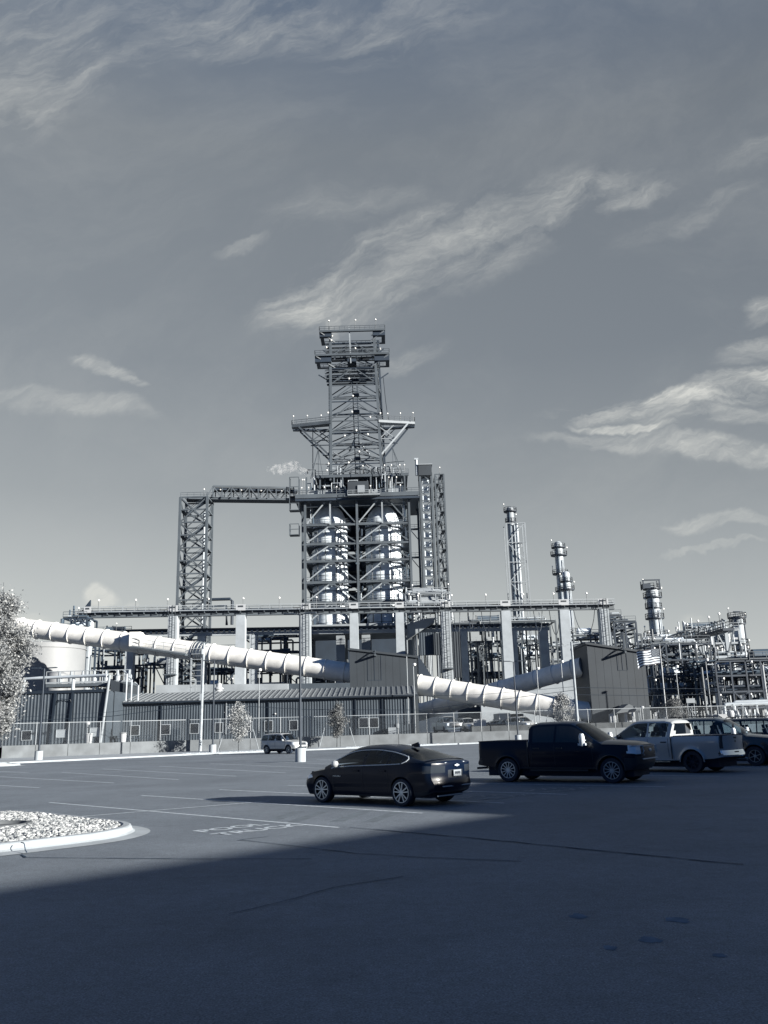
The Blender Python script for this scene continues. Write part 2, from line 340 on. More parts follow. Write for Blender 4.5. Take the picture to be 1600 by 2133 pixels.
# darker sealed patches by the stall line
for x in (560,612,700,770): 
    p=G(x,1712); q=G(x+62,1690); s=strip('sealed_patch',p,q,.30,mat('tar_patch',.125,.9,var=.25,scale=4,tint=(.8,1,1.2)),z=.0025)
for px,py,r in ((1205,1909,.10),(1410,1916,.13),(1355,1958,.1),(1270,1975,.07),(1500,1990,.06)):
    p=G(px,py); mb=MB(); mb.poly([(p.x+math.cos(t)*r*random.uniform(.6,1.2),p.y+math.sin(t)*r*random.uniform(.8,1.6),.003) for t in [i*math.pi/7 for i in range(14)]]); mb.build('oil_stain',mat('oil_stain',.150,.95,var=.25,scale=6,tint=(.70,1,1.4),spec=.1),lot)
# ---------------------------------------------------------------- the kerbed island
def rrect(u0,u1,v0,v1,r,n=10):
    P=[]
    for cu,cv,a0 in ((u1-r,v0+r,-90),(u1-r,v1-r,0),(u0+r,v1-r,90),(u0+r,v0+r,180)):
        for i in range(n+1): a=R(a0+90*i/n); P.append(e1*(cu+math.cos(a)*r)+e2*(cv+math.sin(a)*r))
    return P
def ring(mb,A,za,B,zb):
    n=len(A); b=len(mb.v); mb.v+=[(p.x,p.y,za) for p in A]+[(p.x,p.y,zb) for p in B]
    for i in range(n): j=(i+1)%n; mb.f.append((b+i,b+j,b+n+j,b+n+i))
def island(u0,u1,v0,v1,r,stones,label):
    c=e1*((u0+u1)/2)+e2*((v0+v1)/2)
    root=thing('kerbed_island',label,'traffic island',(c.x,c.y,0))
    mb=MB(); q=[(0,.008),(.30,.03),(.345,.06),(.38,.14),(.41,.16),(.53,.165),(.56,.12)]
    S=[rrect(u0+d,u1-d,v0+d,v1-d,max(.3,r-d),12) for d,_ in q]
    for i in range(len(q)-1): ring(mb,S[i],q[i][1],S[i+1],q[i+1][1])
    k=mb.build('kerb',M_kerb,root,smooth=True,ang=30)
    d=.55; bed=MB(); bed.poly([(p.x,p.y,.10) for p in rrect(u0+d,u1-d,v0+d,v1-d,max(.3,r-d),12)]); bed.build('soil_bed',mat('soil',.06,.95,var=.3),root)
    if stones:
        st=MB(); rr=random.Random(3)
        u_a,u_b,v_a,v_b=u0+d+.05,u1-d-.05,v0+d+.05,v1-d-.05; rad=r-d
        for i in range(stones):
            u=rr.uniform(u_a,u_b); v=rr.uniform(v_a,v_b)
            if u<u_b-8: continue
            if u>u_b-rad and v<v_a+rad and math.hypot(u-(u_b-rad),v-(v_a+rad))>rad: continue
            if u>u_b-rad and v>v_b-rad and math.hypot(u-(u_b-rad),v-(v_b-rad))>rad: continue
            p=e1*u+e2*v
            if math.hypot(p.x-PIT.x,p.y-PIT.y)<.62: continue
            s=rr.choice((rr.uniform(.016,.036),rr.uniform(.03,.058))); b=len(st.v); t0=rr.uniform(0,6); el=rr.uniform(.5,.9); z=.115+rr.uniform(0,.05)
            for lv,(ra,h) in enumerate(((.75,-.35),(1,.05),(.62,.55))):
                for k in range(6):
                    t=t0+k*math.pi/3+lv*.4; q_=s*ra*rr.uniform(.75,1.2); x,y=q_*math.cos(t),q_*math.sin(t)*el
                    a=t0*1.7; st.v.append((p.x+x*math.cos(a)-y*math.sin(a),p.y+x*math.sin(a)+y*math.cos(a),z+s*h*rr.uniform(.7,1.3)))
            for lv in range(2):
                for k in range(6): l=(k+1)%6; st.f.append((b+lv*6+k,b+lv*6+l,b+lv*6+6+l,b+lv*6+6+k))
            st.f.append(tuple(b+12+k for k in range(6)))
        o=st.build('river_stones',leafmat('pale_stones',.29,.0),root); o['kind']='stuff'
    return root
PIT=G(2,1722,.12)
isl=island(-3,9.95,15.45,23.9,2.3,46000,'white kerbed island filled with pale river stones beside the parking stalls')
MB().lathe([(.62,.16),(.60,.19),(.50,.19),(.48,.13),(0,.12)],(PIT.x,PIT.y,0),28).build('tree_pit_ring',mat('pit_ring',.10,.8),isl,smooth=True)
p=G(70,1782); MB().path([p+e2*.27+Vector((0,0,.03)),p+e2*.345+Vector((0,0,.065)),p+e2*.385+Vector((0,0,.145)),p+e2*.42+Vector((0,0,.166)),p+e2*.53+Vector((0,0,.168))],.009,5).build('expansion_joint',M_seal,isl)
# far-left island whose white kerb end shows under the tree
fi=G(15,1596); 
u_,v_=fi.dot(e1),fi.dot(e2)
PIT=Vector((999,999,0)); island(u_-6,u_+1.2,v_-1.0,v_+1.6,.9,0,'small white kerb end beneath the tall blossoming tree')
# ---------------------------------------------------------------- office block that shades the lot (stands right of the camera)
def office():
    d=Vector((.69,.72,0)).normalized(); n=Vector((d.y,-d.x,0)); L=1/math.tan(SUN_EL)
    H1,H2=9.0,10.9
    p0=G(400,1790); E=Vector((p0.x,p0.y,0))-Vector((SX,SY,0))*H1*L          # a point on the roof edge
    root=thing('office_block','large slate office block whose shadow covers the near asphalt','building',tuple(E+n*12+d*20))
    a=E-d*46; b=E+d*95; mb=MB(); mb.prism([tuple(v)[:2] for v in (a,a+n*30,b+n*30,b)],0,H1); mb.build('wall',mat('office_wall',.14,.8,tint=(.7,1,1.35)),root)
    s1=Vector((2.1,20.0,0))-Vector((SX,SY,0))*H2*L; s2=Vector((2.9,31.3,0))-Vector((SX,SY,0))*H2*L; sM=Vector((-1.2,23.3,0))-Vector((SX,SY,0))*H2*L
    mb=MB(); mb.prism([tuple(v)[:2] for v in (s1,s1+n*28,s2+d*80+n*28,s2+d*80,s2,sM)],0,H2); mb.build('upper_block',mat('office_wall',.14),root)
    for i in range(10):
        q=E-d*40+d*12*i; w=MB(); w.beam(q-n*.03+Vector((0,0,3.2)),q+d*6-n*.03+Vector((0,0,3.2)),.1,1.6); w.build('window',M_win,root)
office()
# ---------------------------------------------------------------- retaining wall + fence
def interp(P,x):
    for a,b in zip(P[:-1],P[1:]):
        if a[0]<=x<=b[0]: return a[1]+(b[1]-a[1])*(x-a[0])/(b[0]-a[0])
    return P[-1][1]
def barrier():
    root=thing('concrete_barrier','long low concrete barrier wall carrying the chain link fence behind the car park','wall',(0,96,0))
    rnd=random.Random(5)
    for a,b in zip(WALLP[:-1],WALLP[1:]):
        A=Vector((*a,0)); B=Vector((*b,0)); L=(B-A).length; n=round(L/3.1); d=(B-A).normalized()
        for i in range(n):
            p=A.lerp(B,i/n)+d*.02; q=A.lerp(B,(i+1)/n)-d*.02
            if b[0]<=-37+1e-3 and (p.x>-41.9) and p.x<-38.8 : continue      # gateway of the turnstile
            if p.x>75 and i%1==0 and p.x>100: continue
            k=MB(); k.beam(p+Vector((0,0,.62)),q+Vector((0,0,.62)),.26,1.24); k.build('wall_panel',M_wallc,root)
barrier()
def chainlink():
    root=thing('chain_link_fence','chain link fence with grey posts standing on the concrete barrier','fence',(0,96,1.2))
    mesh=MB(); H=2.05; z0=1.25
    for a,b in zip(WALLP[:-1],WALLP[1:]):
        A=Vector((*a,z0)); B=Vector((*b,z0)); 
        if a[0]>100: break
        if b[0]>=149: B=A.lerp(B,.55)
        L=(B-A).length; n=round(L/3.05); d=(B-A).normalized()
        MB().beam(A+Vector((0,0,H)),B+Vector((0,0,H)),.055).build('top_rail',M_steelL,root)
        for i in range(n+1):
            p=A.lerp(B,i/n); MB().tube(p,p+Vector((0,0,H+.05)),.042,6).build('fence_post',M_steelL,root)
        s=.16; k=int(L/s)
        for i in range(-int(H/s),k):
            for sg in (1,-1):
                t0=max(0,i*s); t1=min(L,i*s+H)
                if t1<=t0: continue
                h0=(t0-i*s); h1=(t1-i*s)
                if sg<0: h0,h1=H-h0,H-h1
                P=A+d*t0+Vector((0,0,h0)); Q=A+d*t1+Vector((0,0,h1)); w=Vector((0,0,.006))
                mesh.poly([P-w,Q-w,Q+w,P+w])
    mesh.build('wire_mesh',M_steel,root)
chainlink()
b_=MB(); pts=[(9,98.6),(22,99.9),(40,101.6),(90,106.5)]
for a,b in zip(pts[:-1],pts[1:]): b_.beam((a[0],a[1]+.6,YARD+.35),(b[0],b[1]+.6,YARD+.35),1.0,.75)
tag(b_.build('earth_bank',mat('dark_soil',.075,.95,var=.3,scale=1)),'low dark bank of soil running behind the barrier at the parked trucks','bank')
# ================================================================ VEHICLES
def pchip(K):
    xs=[k[0] for k in K]; ys=[k[1] for k in K]; n=len(xs)
    h=[xs[i+1]-xs[i] for i in range(n-1)]; d=[(ys[i+1]-ys[i])/h[i] for i in range(n-1)]
    m=[d[0]]+[0 if d[i-1]*d[i]<=0 else (h[i-1]+h[i])*2/((2*h[i]+h[i-1])/d[i-1]+(h[i]+2*h[i-1])/d[i]) *1.5/1 if False else (0 if d[i-1]*d[i]<=0 else 2*d[i-1]*d[i]/(d[i-1]+d[i])) for i in range(1,n-1)]+[d[-1]]
    def f(x):
        if x<=xs[0]: return ys[0]
        if x>=xs[-1]: return ys[-1]
        i=0
        while x>xs[i+1]: i+=1
        t=(x-xs[i])/h[i]; a=t*t*(3-2*t); 
        return ys[i]*(1-a)+ys[i+1]*a+h[i]*(t*(1-t)**2*m[i]-t*t*(1-t)*m[i+1])
    return f
def lin(K):
    def f(x):
        if x<=K[0][0]: return K[0][1]
        for a,b in zip(K[:-1],K[1:]):
            if x<=b[0]: return a[1]+(b[1]-a[1])*(x-a[0])/(b[0]-a[0])
        return K[-1][1]
    return f
class Cls:
    """collects faces by the part they belong to"""
    def __init__(s): s.v=[]; s.parts={}
    def add(s,rows,cls,flip=False):
        b=len(s.v); n=len(rows[0])
        for r in rows: s.v+=r
        for i in range(len(rows)-1):
            for j in range(n-1):
                q=(b+i*n+j,b+(i+1)*n+j,b+(i+1)*n+j+1,b+i*n+j+1)
                if flip: q=q[::-1]
                c=[sum(s.v[k][a] for k in q)/4 for a in range(3)]
                s.parts.setdefault(cls(i,j,c),[]).append(q)
    def build(s,name,keys,m,root,ang=35):
        f=[q for k in keys for q in s.parts.get(k,[])]
        if not f: return None
        idx={}; mb=MB()
        for q in f:
            t=[]
            for k in q:
                if k not in idx: idx[k]=len(mb.v); mb.v.append(s.v[k])
                t.append(idx[k])
            mb.f.append(tuple(t))
        return mb.build(name,m,root,smooth=True,ang=ang)
def wheel(root,x,y,r,w,spokes,rimr,style,M_r=None):
    sg=1 if y>0 else -1
    t=MB(); hw=w/2
    prof=[(rimr*.98,-hw),(rimr*1.04,-hw*1.03),(r*.93,-hw*1.05),(r*.985,-hw*.85),(r,-hw*.5),(r,hw*.5),(r*.985,hw*.85),(r*.93,hw*1.05),(rimr*1.04,hw*1.03),(rimr*.98,hw)]
    t.lathe(prof,(x,y,r),36,'y'); wh=t.build('wheel',M_tyre,root,smooth=True)
    k=MB(); k.lathe([(rimr,-hw*.8),(rimr,hw*.2),(rimr*.2,0),(.001,0)],(x,y,r),24,'y')
    k.build('brake_drum',M_inter,wh)
    k=MB(); o=sg*hw
    k.lathe([(rimr*.99,o*.98),(rimr*1.0,o*1.04),(rimr*.93,o*1.04),(rimr*.92,o*.8)] if sg>0 else [(rimr*.92,o*.8),(rimr*.93,o*1.04),(rimr*1.0,o*1.04),(rimr*.99,o*.98)],(x,y,r),36,'y')
    hub=rimr*.22; k.lathe([(hub,o*.6),(hub,o*.95),(hub*.6,o*1.0),(.001,o*1.0)],(x,y,r),16,'y')
    for i in range(spokes):
        a=2*math.pi*i/spokes+.3
        offs=(-.24,.24) if style=='double' else (0,)
        for d in offs:
            p=Vector((x+math.cos(a+d*1.1)*hub*.8,y+o*.90,r+math.sin(a+d*1.1)*hub*.8)); q=Vector((x+math.cos(a+d)*rimr*.95,y+o*.97,r+math.sin(a+d)*rimr*.95))
            k.beam(p,q,.024 if spokes>7 else .026,.03,up=(0,1,0))
    k.build('rim',M_r or M_rim,wh)
def vehicle(S,label,cat,name,paint,group=None):
    root=thing(name,label,cat,(0,0,0),group)
    L=S['L']; hwf=pchip(S['hw']); belt=pchip(S['belt']); deck=pchip(S['deck']); sillf=pchip(S['sill']); roof=(lin if S.get('boxy') else pchip)(S['roof'])
    wr=S['wr']; Ra=S['arch']; wx=S['wheels']; nose=pchip(S['nose']); tail=pchip(S['tail']); bow=S.get('bow',.22)
    xs=set()
    n=90
    for i in range(n+1): xs.add(round(-L/2+L*i/n,4))
    for a in wx:
        for k in range(-16,17): xs.add(round(a+Ra*math.sin(k/16*math.pi/2),4))
        xs.add(round(a+Ra+.004,4)); xs.add(round(a-Ra-.004,4))
    for k in S.get('cuts',[]): xs.add(k); xs.add(k+.012)
    xs=[x for x in sorted(xs) if -L/2<=x<=L/2]
    X=[xs[0]]
    for x in xs[1:]:
        if x-X[-1]>.003: X.append(x)
    zc=wr
    def zlow(x):
        z=sillf(x)
        for a in wx:
            d=abs(x-a)
            if d<=Ra: z=max(z,zc+math.sqrt(max(0,Ra*Ra-d*d)))
        return z
    rows_s=[0,.06,.14,.22,.31,.40,.49,.58,.67,.76,.84,.91,.96,1.0]
    du=[.02,.06,.13,.25,.42,.62,.82,1.0]
    tuck=S.get('tuck',.05); sh=S.get('shoulder',.04)
    def shift(x,y,z):
        w=hwf(x); e=max(0,(abs(x)-(L/2-.9))/.9); e=e*e
        if x>0: return x-bow*e*min(1,(abs(y)/w))**2.4-nose(z)*e
        return x+bow*.8*e*min(1,(abs(y)/w))**2.4+tail(z)*e
    def half(x):
        w=hwf(x); zl=zlow(x); zb=belt(x); s0=sillf(x); zd=deck(x); out=[]
        for s in rows_s:
            z=max(s0+(zb-s0)*s,min(zl,zb-.02)); f=(z-s0)/(zb-s0)
            y=w*(1-tuck*(1-f)**2.2*1.1-sh*max(0,(f-.62)/.38)**2)
            # crease low on the doors
            y-= .012*math.exp(-((f-.30)/.09)**2)*S.get('crease',1)
            for a in wx:
                dd=math.hypot(x-a,z-zc)
                y+=S.get('flare',.02)*math.exp(-max(0,dd-Ra)/.07)
            out.append((y,z))
        y0=out[-1][0]
        for u in du: out.append((y0*(1-u),zb+(zd-zb)*(1-(1-u)**2.6)))
        return out
    C=Cls(); cls=S['cls']
    grid=[half(x) for x in X]; NR=len(grid[0])
    for sg in (1,-1):
        rows=[[(shift(x,y,z),sg*y,z) for y,z in h] for x,h in zip(X,grid)]
        C.add(rows,lambda i,j,c:cls('side' if j<len(rows_s)-1 else 'deck',c),flip=(sg>0))
    for ei,x in ((0,X[0]),(-1,X[-1])):
        h=grid[ei]; M=16
        rows=[[(shift(x,y*(1-2*k/M),z),y*(1-2*k/M),z) for k in range(M+1)] for y,z in h]
        C.add(rows,lambda i,j,c:cls('front' if ei==-1 else 'rear',c),flip=(ei==-1))
    # greenhouse
    g0,g1=S['gh']; tw=S['topw']; GX=[g0+(g1-g0)*i/70 for i in range(71)]
    for k in S.get('ghkeys',[]): GX.append(k)
    GX=sorted(GX); ts=[0,.07,.20,.35,.5,.65,.80,.90,1.0]; gu=[.03,.08,.18,.35,.55,.78,1.0]; gb=S.get('ghbow',.16); gw=lin([(g0,-1),(g0+.7,-.5),(0,0),(g1-1,.5),(g1,1)])
    zin=S.get('ghsink',.0)
    def gh(x):
        zb=belt(x)-.01-zin; zr=max(roof(x),zb+.012); w=hwf(x)*S.get('ghw',.93); h=zr-zb; fr=min(1,h/(S['H']-zb)) ; wt=w-(w-tw)*fr
        c=min(.07,h*.35); out=[]
        for t in ts: out.append((w+(wt-w)*t**1.25,zb+(h-c)*t))
        for u in gu: out.append((wt*(1-u),zr-c*(1-u)**5+.02*(1-(1-u)**2)))
        return out,w
    win=S['win']; ws=S['ws']; rw=S['rw']
    for sg in (1,-1):
        rows=[]
        for x in GX:
            h,w=gh(x); rows.append([(x+gb*gw(x)*(1-(y/w)**2),sg*y,z) for y,z in h])
        def gc(i,j,c,rows=rows):
            x=GX[min(i,len(GX)-1)]; x=(GX[i]+GX[i+1])/2
            if 1<=j<=6:
                for k,(a,b) in enumerate(win):
                    if a<x<b: return 'win%d%s'%(k,'L' if sg>0 else 'R')
            if j>=9:
                if ws[0]<x<ws[1]: return 'windshield'
                if rw[0]<x<rw[1]: return 'rearwin'
            if (x<g0+.06 or x>g1-.06): return 'gap'
            return S.get('roofpart','body') if j>=8 else 'body'
        C.add(rows,gc,flip=(sg>0))
    if S.get('boxy') :    # flat rear wall of the cab
        x=GX[0]; h,w=gh(x); Mx=12
        rows=[[(x+gb*gw(x)*(1-(y*(1-2*k/Mx)/w)**2),y*(1-2*k/Mx),z) for k in range(Mx+1)] for y,z in h]
        zt=S['H']-.14
        C.add(rows,lambda i,j,c:'rearwin' if (S['rwz'][0]<c[2]<S['rwz'][1] and abs(c[1])<S['rwy']) else 'body')
    C.build('body',['body','gap'],paint,root)
    C.build('lower_trim',['trim'],S.get('trimmat',M_trim),root)
    C.build('hood',['hood'],paint,root) if 'hood' in C.parts else None
    C.build('windshield',['windshield'],M_cglass,root); C.build('rear_window',['rearwin'],M_cglass,root); sg_=S.get('sideglass',M_cglass)
    for k in range(len(win)):
        for s_ in 'LR': C.build('side_window',['win%d%s'%(k,s_)],sg_,root)
    for k in ('headL','headR'): C.build('headlight',[k],M_lens,root)
    for k in ('tailL','tailR'): C.build('taillight',[k],M_tail,root)
    C.build('grille',['grille'],M_trim,root); C.build('bumper',['bumper'],S.get('bumpmat',M_trim),root); C.build('bumper',['bumperF'],S.get('bumpmatF',M_trim),root)
    C.build('license_plate_panel',['panel'],M_trim,root)
    # floor pan, wells, interior
    W_=max(k[1] for k in S['hw']); ub=MB(); ub.box(-L/2+.35,L/2-.35,-W_+.28,W_-.28,.20,wr*2+.12); ub.build('underbody',M_inter,root)
    ub=MB(); bz=belt(0)
    ub.box(g0+.25,g1-.35,-W_*.84,W_*.84,wr*2,bz-.12)
    ub.build('cabin_floor',M_inter,root)
    for sx_ in S['seats']:
        for y in (.38,-.38):
            k=MB(); k.beam((sx_,y,bz-.35),(sx_-.16,y,bz+.22),.46,.14,up=(1,0,0)); k.beam((sx_-.17,y,bz+.24),(sx_-.20,y,bz+.40),.24,.10,up=(1,0,0)); k.build('seat',M_inter,root)
    for a in wx:
        for y in (1,-1): wheel(root,a,y*(W_-S['ww']/2-.015),wr,S['ww'],S['spokes'],S['rimr'],S.get('spstyle','single'),S.get('rimmat'))
    S['f']=dict(hw=hwf,belt=belt,roof=roof,gh=gh,shift=shift,gw=gw,gb=gb,half=half)
    return root
def side_lines(root,S,x0,x1,t,r,m,name,sides=(1,-1),n=28):
    gh=S['f']['gh']
    for sg in sides:
        P=[]
        for i in range(n+1):
            x=x0+(x1-x0)*i/n; h,w=gh(x)
            if t==0: y,z=h[1][0]+.006,h[1][1]-.005
            else: y,z=h[7][0]+.008,h[7][1]+.012
            P.append((x+S['f']['gb']*S['f']['gw'](x)*(1-(y/w)**2),sg*y,z))
        MB().path(P,r,6).build(name,m,root,smooth=True)
def mirror(root,x,y,z,m,big=False):
    for sg in (1,-1):
        k=MB()
        if big: k.lathe([(.001,-.20),(.07,-.19),(.10,-.05),(.10,.10),(.07,.19),(.001,.20)],(x,sg*(y+.22),z+.12),10); k.beam((x,sg*(y-.05),z+.10),(x,sg*(y+.15),z+.10),.05,.03); k.beam((x,sg*(y-.05),z),(x,sg*(y+.15),z),.05,.03); k.beam((x-.13,sg*(y+.22),z-.02),(x+.13,sg*(y+.22),z-.02),.10,.07)
        else: k.lathe([(.001,-.09),(.07,-.075),(.105,0),(.08,.07),(.001,.085)],(x,sg*(y+.13),z+.08),12); k.beam((x-.02,sg*(y-.06),z+.02),(x,sg*(y+.10),z+.05),.10,.03)
        k.build('mirror',m,root,smooth=True,ang=60)
def handles(root,S,xs,z,m,ln=.20):
    for x in xs:
        for sg in (1,-1):
            y=S['f']['half'](x)[9][0]; k=MB(); k.beam((x-ln/2,sg*(y+.018),z),(x+ln/2,sg*(y+.018),z),.03,.035); k.build('door_handle',m,root)
def seams(root,S,xs,z0,z1,m=None):
    hf=S['f']['half']
    for x in xs:
        for sg in (1,-1):
            h=[q for q in hf(x)[:14] if z0<=q[1]<=z1]; k=MB()
            for a,b in zip(h[:-1],h[1:]): k.beam((x,sg*(a[0]+.0005),a[1]),(x,sg*(b[0]+.0005),b[1]),.008,.012,up=(1,0,0))
            k.build('door_seam',m or M_trim,root)
# --- sedan
def sedan():
    L=4.92
    def cls(k,c):
        x,y,z=c
        if k=='side' or k=='rear':
            if x<-L/2+.52 and .80<z<.97 and abs(y)>.40 and not(k=='side' and (x> -L/2+.42)): return 'tailL' if y>0 else 'tailR'
            if x<-L/2+.9 and z<.37: return 'trim'
        if k=='rear' and abs(y)<.30 and .68<z<.86: return 'panel'
        if k in('side','front'):
            if x>L/2-.62 and .62<z<.72 and abs(y)>.48: return 'headL' if y>0 else 'headR'
            if k=='front' and abs(y)<.62 and .28<z<.60: return 'grille'
        if k=='side' and z<.245: return 'trim'
        return 'body'
    S=dict(L=L,H=1.46,hw=[(-2.46,.80),(-2.2,.88),(-1.6,.925),(0,.93),(1.2,.92),(1.9,.90),(2.25,.84),(2.46,.74)],
     belt=[(-2.46,1.02),(-1.9,1.05),(-1.0,.99),(0,.95),(.9,.92),(1.3,.86),(1.9,.78),(2.3,.70),(2.46,.62)],
     deck=[(-2.46,1.075),(-2.2,1.10),(-1.8,1.10),(-1,1.06),(0,1.0),(.95,.99),(1.4,.94),(2.0,.83),(2.35,.72),(2.46,.64)],
     sill=[(-2.46,.33),(-2.1,.26),(-1.6,.22),(1.7,.20),(2.2,.20),(2.46,.23)],
     roof=[(-2.05,1.09),(-1.75,1.17),(-1.3,1.31),(-.8,1.41),(-.3,1.455),(.1,1.45),(.45,1.40),(.85,1.24),(1.25,1.03),(1.4,.95)],
     wr=.335,arch=.375,wheels=(1.45,-1.38),nose=pchip and [(.2,.10),(.45,.0),(.62,.05),(.75,.22)],tail=[(.25,.13),(.5,.0),(.7,.04),(1.0,.03),(1.1,.08)],
     gh=(-2.05,1.38),topw=.56,ghw=.955,ghbow=.12,win=[(-1.36,-.92),(-.86,-.10),(-.02,1.02)],ws=(.38,1.33),rw=(-1.98,-1.12),cls=cls,seats=(.25,-.75),ww=.225,spokes=5,spstyle='double',rimr=.25,crease=1.4,flare=.012,tuck=.10)
    S['nose']=[(.2,.10),(.45,.0),(.62,.05),(.75,.22)]
    r=vehicle(S,'black four door sedan with bright alloy wheels parked nearest the camera','car','sedan',M_black)
    side_lines(r,S,-1.36,1.10,0,.013,M_mould,'window_trim'); side_lines(r,S,-1.50,1.02,1,.013,M_mould,'window_trim')
    for sg in (1,-1):
        k=MB(); gh=S['f']['gh']; h,w=gh(-1.43); P=[(-1.50,h[7][0]*sg+.008*sg,h[7][1]+.01),(-1.56,(h[5][0]+.01)*sg,h[5][1]),(-1.52,(h[3][0]+.01)*sg,h[3][1]-.01),(-1.40,(h[1][0]+.008)*sg,h[1][1]-.003)]
        MB().path(P,.013,6).build('window_trim',M_mould,r,smooth=True)
    mirror(r,.86,.86,.93,M_silver); handles(r,S,(-.78,.16),.84,M_black); seams(r,S,(-.93,-.06,1.02),.27,.93)
    k=MB(); k.beam((-2.435,-.55,.475),(-2.435,.55,.475),.03,.022,up=(0,0,1)); k.build('bumper_strip',M_mould,r)
    k=MB(); k.box(-2.475,-2.455,-.155,.155,.70,.85); pl=k.build('license_plate',M_plate,r)
    k=MB()
    for i in range(6): k.box(-2.479,-2.4755,-.11+i*.038,-.085+i*.038,.75,.81)
    k.build('plate_characters',M_navy,pl)
    k=MB(); k.box(-2.40,-2.36,-.40,.40,1.02,1.035); k.build('trunk_chrome_bar',M_mould,r)
    k=MB(); k.box(-2.47,-2.45,-.09,.09,.945,.975); k.box(-2.472,-2.45,-.03,.03,.93,.99); k.build('badge',M_mould,r)
    k=MB(); k.beam((-1.02,0,1.44),(-1.25,0,1.50),.03,.05); k.box(-1.28,-1.10,-.02,.02,1.40,1.48); k.build('antenna_fin',M_black,r)
    k=MB(); k.beam((-2.38,-.70,.26),(-2.38,.70,.26),.03,.03); k.build('diffuser_strip',M_chrome,r)
    text('fender_lettering','MALIBU',.055,M_rim,r,(1.00,.93,.68),(math.pi/2,0,math.pi),ext=.002,sx=1.5)
    text('fender_lettering','MALIBU',.055,M_rim,r,(.72,-.93,.68),(math.pi/2,0,0),ext=.002,sx=1.5)
    return r
